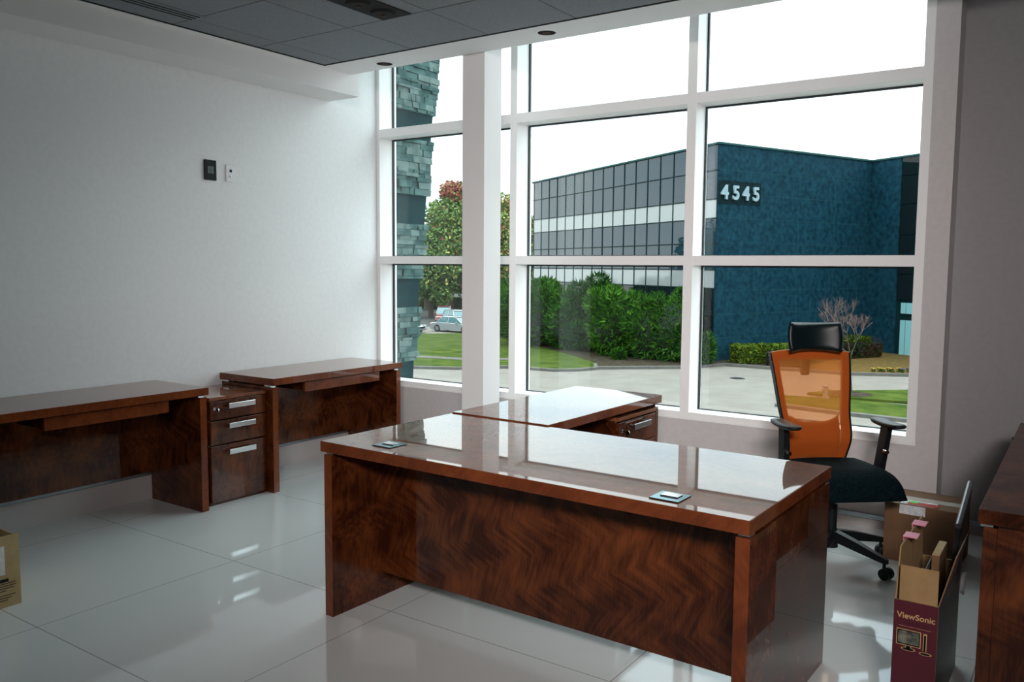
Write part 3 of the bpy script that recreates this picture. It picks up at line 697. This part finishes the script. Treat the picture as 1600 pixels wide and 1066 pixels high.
# ---- stone clad fin of our own building beside the first window
t = thing('stone_fin', 'teal grey stacked stone pier with smooth slate bands outside the left window', 'stone pier', (-.05, .24, G))
def yend(z): return max(.30, .475 + .122 * z)
bands = [(-4.5, .65, 0), (.65, 1.121, 1), (1.121, 1.369, 0), (1.369, 1.843, 1), (1.843, 2.095, 0), (2.095, 2.575, 1), (2.575, 2.806, 0), (2.806, 4.6, 1)]
for z0, z1, st in bands:
    bm = bmesh.new()
    if not st:
        o0 = Vector((-.05, .24, G))
        hexa(bm, [(-.5, 0, z0 - G), (-.020, 0, z0 - G), (-.020, yend(z0) - .24 - .025, z0 - G), (-.5, yend(z0) - .24 - .025, z0 - G), (-.5, 0, z1 - G), (-.020, 0, z1 - G), (-.020, yend(z1) - .24 - .025, z1 - G), (-.5, yend(z1) - .24 - .025, z1 - G)])
        obj('slate_band', bm, M_SLATE, t)
    else:
        hexa(bm, [(-.5, 0, z0 - G), (-.018, 0, z0 - G), (-.018, yend(z0) - .262, z0 - G), (-.5, yend(z0) - .262, z0 - G), (-.5, 0, z1 - G), (-.018, 0, z1 - G), (-.018, yend(z1) - .262, z1 - G), (-.5, yend(z1) - .262, z1 - G)])
        z = z0
        while z < z1 - .012:
            h = min(R.uniform(.022, .062), z1 - z)
            if z1 - z - h < .025: h = z1 - z
            y = .24; ye = yend(z) - .002
            while y < ye - .02:
                w = R.uniform(.05, .17); y1 = min(y + w, ye + R.uniform(-.012, .014))
                if ye - y1 < .05: y1 = ye + R.uniform(-.012, .012)
                d = R.uniform(-.004, .018)
                c = [(-.06, y), (d, y), (d, y1), (-.06, y1)]
                j = lambda: R.uniform(-.006, .006)
                vs = []
                g = .0012
                hexa(bm, [(-.06, y - .24 + g, z - G + g), (d + j(), y - .24 + g, z - G + g), (d + j(), y1 - .24 - g, z - G + g), (-.06, y1 - .24 - g, z - G + g),
                          (-.06, y - .24 + g, z + h - G - g), (d + j(), y - .24 + g, z + h - G - g), (d + j(), y1 - .24 - g, z + h - G - g), (-.06, y1 - .24 - g, z + h - G - g)])
                for f in bm.faces[-6:] if False else []: pass
                y = y1
            z += h
        bm.faces.ensure_lookup_table()
        for i in range(6, len(bm.faces), 6):
            mi = 1 if R.random() < .35 else 0
            for f in bm.faces[i:i + 6]: f.material_index = mi
        obj('ledgestone_band', bm, [M_STONE, M_STONE2], t)

# ---- office building across the drive
F = Vector((-14.672, 45.689, 0)); d1 = Vector((-.8453, .5342, 0)).normalized(); d2 = Vector((.3953, .9185, 0)).normalized()
n1 = Vector((-d1.y, d1.x, 0)); n1 = n1 if n1.dot(Vector((4.8, -5, 0)) - F) > 0 else -n1
n2 = Vector((-d2.y, d2.x, 0)); n2 = n2 if n2.dot(Vector((4.8, -5, 0)) - F) > 0 else -n2
d3 = Vector((3.36, -2.0, 0)).normalized(); n3 = Vector((-d3.y, d3.x, 0)); n3 = n3 if n3.dot(Vector((4.8, -5, 0)) - F) > 0 else -n3
TOP = 9.2
t = thing('office_building', 'blue granite and mirror glass office building numbered 4545 across the drive', 'building', (F.x, F.y, G))
def pbox(bm, o, d, n, s0, s1, t0, t1, z0, z1, mi=0):
    """box on a vertical plane: s along d, t out along n, z absolute"""
    c = []
    for z in (z0, z1):
        for (s, q) in ((s0, t0), (s1, t0), (s1, t1), (s0, t1)):
            p = o + d * s + n * q; c.append((p.x, p.y, z - G))
    n0 = len(bm.faces); hexa(bm, c)
    if mi:
        bm.faces.ensure_lookup_table()
        for f in bm.faces[n0:]: f.material_index = mi
O = Vector((0, 0, 0)); PW = 1.615; NP = 17; S0 = .06; SE = S0 + PW * NP + .3
bm = bmesh.new(); cc = [(d1 + d2) * .14, d2 * 15.2 + d1 * .14, d2 * 15.2 + d1 * (SE - .1), d1 * (SE - .1) + d2 * .14]
hexa(bm, [(p.x, p.y, 0) for p in cc] + [(p.x, p.y, TOP - G) for p in cc])
obj('core', bm, M_MULL, t)
rows = [(7.62, TOP, 'c'), (5.84, 7.62, 'c'), (4.65, 5.84, 's'), (3.1, 4.65, 'c'), (1.42, 3.1, 'c'), (.25, 1.42, 's'), (-1.4, .25, 'd'), (G, -1.4, 'd')]
for z0, z1, k in rows:
    bm = bmesh.new()
    for i in range(NP):
        s0 = S0 + PW * i; q = R.uniform(-.004, .004)
        pbox(bm, O, d1, n1, s0 + .03, s0 + PW - .03, -.10, -.03 + q, z0 + .035, z1 - .035)
    obj({'c': 'mirror_glass_row', 's': 'pale_spandrel_row', 'd': 'dark_glass_row'}[k], bm, {'c': M_CURT, 's': M_SPAN, 'd': M_CURTD}[k], t)
bm = bmesh.new()
for i in range(NP + 1): pbox(bm, O, d1, n1, S0 + PW * i - .035, S0 + PW * i + .035, -.11, .01, G, TOP)
for z0, z1, k in rows: pbox(bm, O, d1, n1, 0, SE, -.11, .005, z1 - .04, z1 + .03)
obj('mullion_grid', bm, M_MULL, t)
bm = bmesh.new(); pbox(bm, O, d2, n2, 0, 15.3, -.05, 0, G, TOP)
pbox(bm, d2 * 15.3, d3, n3, -.1, 2.55, -.3, 0, G, TOP)
obj('granite_wall', bm, M_GRAN, t)
bm = bmesh.new()
for z in (7.64, 6.2, 4.67, 3.12, 1.6, .12, -1.4, -2.9): pbox(bm, O, d2, n2, .02, 15.3, .0, .006, z, z + .025)
for s in (3.86, 7.62, 11.4): pbox(bm, O, d2, n2, s, s + .025, .0, .006, G, 7.64)
obj('granite_joint', bm, M_JOINT, t)
bm = bmesh.new(); pbox(bm, O, d2, n2, .04, 3.86, .0, .02, 5.55, 7.0); obj('sign_panel', bm, M_PATCH, t)
bm = bmesh.new(); pbox(bm, O, d1, n1, -.05, SE, -.3, .08, TOP, TOP + .12); pbox(bm, O, d2, n2, -.05, 15.3, -.3, .08, TOP, TOP + .12); pbox(bm, d2 * 15.3, d3, n3, .1, 12, -.3, .08, TOP, TOP + .12)
obj('roof_coping', bm, M_COPE, t)
for k, (ch, s) in enumerate((('4', .22), ('5', 1.20), ('4', 2.10), ('5', 3.02))):
    me = text_mesh(ch, 1.20, .06, .035); o = obj('digit', me, M_DIGIT, t)
    p = d2 * s + n2 * .10; X = d2; Y = Vector((0, 0, 1)); Z = X.cross(Y)
    mm = Matrix((X, Y, Z)).transposed().to_4x4(); mm.translation = (p.x, p.y, 5.86 - G); o.matrix_local = mm
# wing at the right with the entrance
wg = d2 * 15.3
bm = bmesh.new(); pbox(bm, wg, d3, n3, 2.55, 12, -5, -.12, G, TOP); obj('wing_core', bm, M_MULL, t)
bm = bmesh.new()
for z0, z1 in ((7.95, TOP), (6.0, 7.95), (3.9, 6.0), (1.2, 3.9), (-.6, 1.2)):
    for i in range(6): pbox(bm, wg, d3, n3, 2.6 + 1.55 * i, 2.6 + 1.55 * i + 1.49, -.10, -.03, z0 + .03, z1 - .03)
obj('dark_glass_row', bm, M_CURTD, t)
bm = bmesh.new()
for (a, b) in ((3.05, 3.45), (3.5, 4.6), (4.66, 5.8)): pbox(bm, wg, d3, n3, a, b, -.06, .02, G + .12, -1.95); pbox(bm, wg, d3, n3, a, b, -.06, .02, -1.5, -.75)
obj('entrance_glass', bm, M_TEALG, t)

# ------------------------------------------------------------------ plants
def leaf_mesh(name, blobs, n, size, mats_w, parent=None, blade=False, seed=1, fill=.55, upb=.35):
    """leaf cards scattered in and on a set of ellipsoids (cx,cy,cz,rx,ry,rz[,material bias])"""
    rr = random.Random(seed); V = []; Fs = []; MI = []
    vols = [b[3] * b[4] * b[5] for b in blobs]; tot = sum(v ** .67 for v in vols)
    tot2 = sum(mats_w)
    for b, v in zip(blobs, vols):
        for _ in range(int(n * v ** .67 / tot)):
            u = Vector((rr.gauss(0, 1), rr.gauss(0, 1), rr.gauss(0, 1))).normalized()
            rad = fill + (1.02 - fill) * rr.random() ** .5
            p = Vector((b[0] + u.x * b[3] * rad, b[1] + u.y * b[4] * rad, b[2] + u.z * b[5] * rad))
            if p.z < .02: continue
            s = size * rr.uniform(.6, 1.4)
            if blade:
                dr = (u * .9 + Vector((rr.gauss(0, .4), rr.gauss(0, .4), rr.gauss(upb, .3)))).normalized()
                sd = dr.cross(Vector((rr.gauss(0, 1), rr.gauss(0, 1), rr.gauss(0, 1)))).normalized() * s * .17
                k = len(V); V += [tuple(p - sd), tuple(p + sd), tuple(p + dr * s)]; Fs.append((k, k + 1, k + 2))
            else:
                a = Vector((rr.gauss(0, 1), rr.gauss(0, 1), rr.gauss(0, 1))).normalized() * s * .5; c = a.cross(Vector((rr.gauss(0, 1), rr.gauss(0, 1), rr.gauss(0, 1)))).normalized() * s * .38
                k = len(V); V += [tuple(p - a), tuple(p + c), tuple(p + a), tuple(p - c)]; Fs.append((k, k + 1, k + 2, k + 3))
            x = rr.random() * tot2; mi = 0
            while mi < len(mats_w) - 1 and x > mats_w[mi]: x -= mats_w[mi]; mi += 1
            if len(b) > 6 and rr.random() < .75: mi = b[6]
            MI.append(mi)
    me = bpy.data.meshes.new(name); me.from_pydata(V, [], Fs); me.polygons.foreach_set('material_index', MI); me.update()
    return me
def juniper(x, y, r, h, label, seed, mw=(3, 5, 3), nl=14, n=9000, size=.34):
    t = thing('juniper_shrub', label, 'shrub', (x, y, G + .15), 0, 'juniper shrubs in the planting bed')
    rr = random.Random(seed); blobs = [(0, 0, h * .40, r * .80, r * .80, h * .46)]
    for k in range(nl):
        a = rr.uniform(0, 2 * PI); q = rr.uniform(.3, .85); zz = rr.uniform(.22, .86)
        s = rr.uniform(.28, .45)
        blobs.append((math.cos(a) * r * q * (1.1 - zz * .5), math.sin(a) * r * q * (1.1 - zz * .5), h * zz, r * s, r * s, h * s * .48))
    obj('foliage', leaf_mesh('f', blobs, n, size, mw, blade=True, seed=seed, fill=.72), M_BLEAF, t)
    bm = bmesh.new(); rs = Matrix.Diagonal((r * .70, r * .70, h * .40, 1)); bmesh.ops.create_icosphere(bm, subdivisions=3, radius=1, matrix=Matrix.Translation((0, 0, h * .44)) @ rs)  # added dark ellipsoid core, closes the view through the leaves
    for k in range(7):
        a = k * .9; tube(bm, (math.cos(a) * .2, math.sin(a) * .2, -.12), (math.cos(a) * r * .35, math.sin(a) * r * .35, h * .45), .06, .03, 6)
    obj('core_stems', bm, MATS['shrub_core'] if 'shrub_core' in MATS else mat('shrub_core', (.006, .016, .007), .9), t)
juniper(-29.8, 48.6, 3.5, 4.9, 'broad green juniper at the left end of the bed beside the lawn', 3, nl=20, n=16000)
juniper(-26.0, 47.2, 2.3, 4.1, 'mid green juniper behind the tip of the lawn', 4, (3, 5, 2), n=9000)
juniper(-24.3, 47.3, 2.0, 5.15, 'tall dark juniper rising highest in the middle of the bed', 5, (7, 2, 1), n=9000)
juniper(-21.4, 45.4, 2.35, 4.65, 'bright green juniper right of the tall dark one', 6, (2, 5, 5), n=11000)
juniper(-18.6, 44.9, 1.95, 3.9, 'low spreading bright juniper before the mullion', 7, (3, 5, 3), n=9000)
juniper(-17.0, 44.6, 1.65, 4.5, 'upright juniper next to the middle window post', 8, (3, 5, 3), n=8000)
juniper(-14.9, 43.9, 1.1, 1.9, 'small juniper at the foot of the granite corner', 9, (5, 4, 1), n=4500, nl=8)
juniper(-19.9, 42.9, .55, .75, 'tiny round juniper alone on the mulch in front of the others', 10, (4, 4, 1), n=1600, nl=5, size=.2)
juniper(-35.6, 54.2, 3.0, 4.8, 'dark juniper farthest left seen beside the white column', 11, (8, 3, 1), n=9000)

def hedge(label, p, q, w, h, mw, seed, n=9000):
    p = Vector(p); q = Vector(q); L = (q - p).length; a = math.atan2(q.y - p.y, q.x - p.x)
    t = thing('clipped_hedge', label, 'hedge', (p.x, p.y, G + .15), a)
    rr = random.Random(seed); V = []; Fs = []; MI = []; tot = sum(mw)
    for _ in range(n):
        f = rr.random()
        x = rr.uniform(0, L)
        if f < .4: c = Vector((x, rr.uniform(-w / 2, w / 2), h + rr.gauss(0, .03)))
        elif f < .85: c = Vector((x, -w / 2 + rr.gauss(0, .04), rr.uniform(.05, h)))
        else: c = Vector((rr.choice((0, L)) + rr.gauss(0, .04), rr.uniform(-w / 2, w / 2), rr.uniform(.05, h)))
        s = rr.uniform(.06, .14); u = Vector((rr.gauss(0, 1), rr.gauss(0, 1), rr.gauss(0, 1))).normalized() * s; v = u.cross(Vector((rr.gauss(0, 1), rr.gauss(0, 1), rr.gauss(0, 1)))).normalized() * s * .7
        k = len(V); V += [tuple(c - u), tuple(c + v), tuple(c + u), tuple(c - v)]; Fs.append((k, k + 1, k + 2, k + 3))
        xx = rr.random() * tot; mi = 0
        while mi < len(mw) - 1 and xx > mw[mi]: xx -= mw[mi]; mi += 1
        MI.append(mi)
    me = bpy.data.meshes.new('f'); me.from_pydata(V, [], Fs); me.polygons.foreach_set('material_index', MI)
    obj('foliage', me, M_HLEAF, t)
    obj('inner_core', box(.05, L - .05, -w / 2 + .05, w / 2 - .05, -.12, h - .06), MATS['shrub_core'], t)  # added dark box core, fills the hedge behind its leaf cards
hedge('yellow green clipped hedge below the granite wall left of the chair', (-13.2, 45.75), (-9.6, 49.6), 1.5, 1.05, (4, 5, 0, 0), 21, 12000)
hedge('dark maroon low hedge in front of the yellow green hedge', (-11.2, 45.85), (-9.1, 46.3), .9, .75, (0, 0, 1, 5), 22, 4000)
hedge('green clipped hedge behind the bare tree along the granite wall', (-10.6, 52.3), (-8.3, 57.6), 1.3, 1.15, (5, 1, 3, 0), 23, 8000)
hedge('dark low hedge before the green hedge by the bare tree', (-9.4, 51.3), (-7.0, 55.6), .9, .85, (0, 0, 3, 3), 24, 5000)

# flower border
FL = [mat('flower_' + n, c, .6) for n, c in (('yellow', (.28, .19, .005)), ('white', (.22, .22, .21)), ('violet', (.03, .02, .12)), ('red', (.18, .015, .01)), ('orange', (.27, .09, .006)))]
ORD = ['first', 'second', 'third', 'fourth', 'fifth', 'sixth', 'seventh', 'eighth', 'ninth', 'tenth', 'eleventh', 'twelfth', 'thirteenth', 'fourteenth', 'fifteenth', 'sixteenth', 'seventeenth', 'eighteenth']
for k in range(18):
    x = -5.25 + .235 * k; y = 46.15 + .115 * k + (.38 if k % 2 else 0) + R.uniform(-.03, .05)
    ci = 0 if k < 3 else R.choice((1, 2, 3, 4, 0, 2))
    t = thing('pansy', {0: 'yellow', 1: 'white', 2: 'violet', 3: 'red', 4: 'orange'}[ci] + ' flowering plant, ' + ORD[k] + ' from the left in the far curb border', 'flower', (x, y, G + .15), 0, 'pansies in the border by the far curb')
    me = leaf_mesh('f', [(0, 0, .11, .11, .11, .11)], 50, .09, (1,), seed=100 + k); obj('leaves', me, M_HLEAF[0], t)
    bm = bmesh.new()
    for q in range(8):
        bmesh.ops.create_icosphere(bm, subdivisions=1, radius=.045, matrix=Matrix.Translation((.09 * math.cos(q * 2.4), .09 * math.sin(q * 2.4), .21 + R.uniform(-.02, .03))) @ Matrix.Diagonal((1, 1, .5, 1)))
    o = obj('blossoms', bm, FL[ci], t)

# bare crape myrtle
def bare_tree():
    t = thing('bare_tree', 'small leafless multi branched tree growing in the grass behind the chair', 'tree', (-4.35, 36.9, G + .12))
    rr = random.Random(5); bm = bmesh.new(); tw = bmesh.new(); tips = []
    def grow(p, d, L, r, lv):
        n = 2; q = p
        for i in range(n):
            d = (d + Vector((rr.gauss(0, .07), rr.gauss(0, .07), .06))).normalized(); q2 = q + d * L / n
            tube(bm if lv < 4 else tw, q, q2, r * (1 - .3 * i / n), r * (1 - .3 * (i + 1) / n), 6 if lv < 3 else 4, cap=False); q = q2
        if lv >= 7: return
        for k in range(3 if lv > 1 else 2):
            sp = .42 if lv < 2 else .5
            nd_ = (d + Vector((rr.gauss(0, sp), rr.gauss(0, sp), rr.uniform(.0, .35)))).normalized()
            grow(q, nd_, L * rr.uniform(.62, .82), r * .62, lv + 1)
    tube(bm, (0, 0, -.1), (-.10, 0, 1.0), .055, .045, 8); tube(bm, (-.10, 0, 1.0), (-.12, 0, 1.75), .045, .04, 8)
    grow(Vector((-.12, 0, 1.75)), Vector((.35, .1, .8)).normalized(), .75, .032, 2)
    grow(Vector((-.12, 0, 1.75)), Vector((-.75, .0, .75)).normalized(), .95, .032, 2)
    grow(Vector((-.12, 0, 1.75)), Vector((.05, -.3, .9)).normalized(), .70, .026, 2)
    obj('trunk', bm, M_BARK, t); obj('twigs', tw, M_TWIG, t)
bare_tree()

# fire hydrant
t = thing('fire_hydrant', 'white fire hydrant on the grass seen through the orange chair mesh', 'hydrant', (-4.95, 34.5, G + .12))
bm = bmesh.new(); tube(bm, (0, 0, 0), (0, 0, .06), .17, seg=20); tube(bm, (0, 0, .06), (0, 0, .52), .115, seg=20); tube(bm, (0, 0, .52), (0, 0, .56), .15, seg=20)
smooth_by_angle(obj('barrel', bm, M_OUTW, t))
bm = bmesh.new(); tube(bm, (0, 0, .56), (0, 0, .68), .13, .05, 20); tube(bm, (0, 0, .68), (0, 0, .74), .035, seg=6); smooth_by_angle(obj('bonnet', bm, M_OUTW, t))
for a in (0, 2.1, -2.1):
    bm = bmesh.new(); tube(bm, (math.cos(a) * .1, math.sin(a) * .1, .40), (math.cos(a) * .21, math.sin(a) * .21, .40), .055, seg=14); obj('hose_outlet', bm, M_OUTW, t)

# leafy trees behind the car park
def leafy_tree(x, y, h, r, label, seed, mw, bias=None, n=12000, size=.36, low=.22, trunk=.35):
    t = thing('leafy_tree', label, 'tree', (x, y, G), 0, 'trees around the car park')
    rr = random.Random(seed); blobs = []
    for (zz, q) in ((.40, .80), (.56, .86), (.72, .70)):
        b = [0, 0, h * zz, r * q, r * q, h * .17]
        if bias: b.append(bias(zz, rr))
        blobs.append(tuple(b))
    for k in range(26):
        z = low + (1 - low) * rr.random(); a = rr.uniform(0, 2 * PI); q = rr.uniform(.0, .8) * math.sin(min(1, (1.02 - z) / .75 * 1.2) * PI / 2) ; s = rr.uniform(.22, .36)
        b = [math.cos(a) * r * q, math.sin(a) * r * q, h * z * .93, r * s, r * s, r * s * .8]
        if bias: b.append(bias(z, rr))
        blobs.append(tuple(b))
    obj('crown', leaf_mesh('f', blobs, n, size, mw, seed=seed, fill=.25), M_GLEAF, t)
    bm = bmesh.new(); tube(bm, (0, 0, 0), (0, 0, h * .5), trunk, trunk * .6, 10)
    for k in range(7):
        a = k * .9 + seed; tube(bm, (0, 0, h * (.28 + .03 * k)), (math.cos(a) * r * .6, math.sin(a) * r * .6, h * (.5 + .05 * k)), trunk * .4, .05, 6)
    obj('trunk', bm, M_BARK, t)
leafy_tree(-61.6, 77.8, 16.6, 5.2, 'tall tree with russet red crown top and green lower leaves behind the parked cars', 31, (1, 4, 2, 1, 0), lambda z, rr: (3 if rr.random() < .5 else 4) if z > .80 else 1, n=36000)
leafy_tree(-58.8, 70.5, 9.8, 4.0, 'dark green tree behind the white sedan', 32, (5, 3, 1, 0, 0), n=14000, low=.28)
leafy_tree(-58.0, 84.0, 15.5, 5.2, 'yellow green tree seen between the white column and the window post', 33, (1, 4, 4, 0, 1), n=24000)
leafy_tree(-71.0, 84.0, 10.5, 5.0, 'mid green tree at the back of the car park, left of the russet one', 34, (3, 4, 1, 0, 0), n=10000)
leafy_tree(-50.0, 78.0, 12.5, 4.2, 'olive green tree standing nearest the mirror facade', 35, (2, 4, 3, 0, 1), n=10000)
leafy_tree(-52.0, 44.0, 11.5, 4.4, 'green lawn tree mirrored in the glass facade', 36, (5, 3, 0, 0, 0), n=9000)
# low hedge line behind the cars
hedge('long low hedge behind the parked cars', (-90, 72), (-50, 104), 1.6, 1.5, (3, 1, 4, 0), 41, 6000)

# cars
def car(name, label, loc, rz, color, suv=False, group='cars in the parking lot'):
    t = thing(name, label, 'car', loc, rz, group)
    paint = mat('car_paint_' + label.split()[0] + str(len(MATS)), color, .25, .1, .8, .05)
    L, Wd = (4.7, 1.86) if suv else (4.85, 1.82); hr = 1.72 if suv else 1.44; hb = .98 if suv else .86
    # lower body: side profile extruded with rounded plan
    prof = [(-L / 2, .32), (-L / 2 + .02, hb - .12), (-L / 2 + .30, hb), (-L / 2 + 1.0, hb + .03), (.75, hb + .02), (L / 2 - .55, hb - .10), (L / 2 - .08, hb - .30), (L / 2, .36), (L / 2 - .25, .20), (-L / 2 + .2, .20)]
    bm = bmesh.new(); st = [(-Wd / 2, .90), (-Wd / 2 + .10, 1.0), (Wd / 2 - .10, 1.0), (Wd / 2, .90)]
    rows_ = []
    for y, k in st: rows_.append([bm.verts.new((px * (1 if k == 1 else .965), y, .2 + (pz - .2) * (1 if k == 1 else .93))) for px, pz in prof])
    n = len(prof)
    for i in range(3):
        for j in range(n): bm.faces.new((rows_[i][j], rows_[i][(j + 1) % n], rows_[i + 1][(j + 1) % n], rows_[i + 1][j]))
    bm.faces.new(rows_[0]); bm.faces.new(rows_[-1]); smooth_by_angle(obj('body', bm, paint, t), .5)
    # cabin glass and roof
    if suv: c0, c1, r0, r1 = -L / 2 + .18, 1.05, -L / 2 + .45, .25
    else: c0, c1, r0, r1 = -L / 2 + .75, 1.15, -1.05, .35
    bm = bmesh.new(); w0, w1 = Wd / 2 - .06, Wd / 2 - .30
    hexa(bm, [(c0, -w0, hb), (c1, -w0, hb), (c1, w0, hb), (c0, w0, hb), (r0, -w1, hr - .05), (r1, -w1, hr - .05), (r1, w1, hr - .05), (r0, w1, hr - .05)]); obj('windows', bm, MATS.get('car_glass') or mat('car_glass', (.06, .12, .13), .05, .2), t)
    bm = bmesh.new(); hexa(bm, [(r0 - .06, -w1 - .02, hr - .05), (r1 + .08, -w1 - .02, hr - .05), (r1 + .08, w1 + .02, hr - .05), (r0 - .06, w1 + .02, hr - .05), (r0 + .1, -w1 + .12, hr), (r1 - .1, -w1 + .12, hr), (r1 - .1, w1 - .12, hr), (r0 + .1, w1 - .12, hr)])
    for s in (-1, 1):
        for (a, b) in ((c0, r0), (c1, r1), ((c0 + c1) / 2 - .1, (r0 + r1) / 2)): tube(bm, (a, s * (w0 + .005), hb), (b, s * (w1 + .005), hr - .04), .035, seg=6)
    obj('roof', bm, paint, t)
    for sx in (-L / 2 + .9, L / 2 - .92):
        for s in (-1, 1):
            bm = bmesh.new(); tube(bm, (sx, s * (Wd / 2 - .20), .33), (sx, s * (Wd / 2 + .012), .33), .33, seg=22); wl = obj('wheel', bm, M_BLACK, t)
            bm = bmesh.new(); tube(bm, (sx, s * (Wd / 2 + .013), .33), (sx, s * (Wd / 2 + .03), .33), .21, seg=18); obj('hubcap', bm, M_ALLOY, wl)
    for s in (-1, 1):
        bm = bmesh.new(); hexa(bm, [(L / 2 - .30, s * .50, .56), (L / 2 - .02, s * .50, .56), (L / 2 - .13, s * .86, .58), (L / 2 - .42, s * .88, .58), (L / 2 - .30, s * .50, .68), (L / 2 - .05, s * .50, .66), (L / 2 - .15, s * .86, .70), (L / 2 - .42, s * .88, .72)]); obj('headlight', bm, M_BLKG if suv else MATS.get('headlamp') or mat('headlamp', (.25, .30, .32), .15), t)
        bm = bmesh.new(); bx(bm, .62, .80, min(s * .93, s * 1.06), max(s * .93, s * 1.06), hb - .02, hb + .12, .03); obj('wing_mirror', bm, paint, t)
        obj('tail_light', box(-L / 2 - .01, -L / 2 + .10, min(s * .55, s * .86), max(s * .55, s * .86), hb - .28, hb - .12), MATS.get('tail_red') or mat('tail_red', (.5, .02, .02), .3), t)
    obj('grille', box(L / 2 - .10, L / 2 + .004, -.42, .42, .42, .58, .01), M_BLACK, t)
    obj('number_plate', box(L / 2 + .005, L / 2 + .015, -.16, .16, .30, .40), M_OUTW, t)
    return t
car('sedan', 'white sedan parked facing the lawn, front wheel and hood toward the window', (-43.2, 55.6, G + .006), .05, (.20, .215, .22))
car('sedan', 'white car partly hidden behind the stone pier, left of the white sedan', (-47.0, 52.3, G + .006), .03, (.20, .21, .21))
car('suv', 'red sport utility car parked behind the white sedan', (-52.6, 65.4, G + .006), -.9, (.12, .006, .012), True)
car('suv', 'white van like car right of the red one, half behind the column', (-46.6, 60.2, G + .006), -.5, (.21, .225, .235), True)
car('sedan', 'silver car parked left of the red sport utility car', (-57.5, 63.5, G + .006), -.9, (.09, .10, .105))
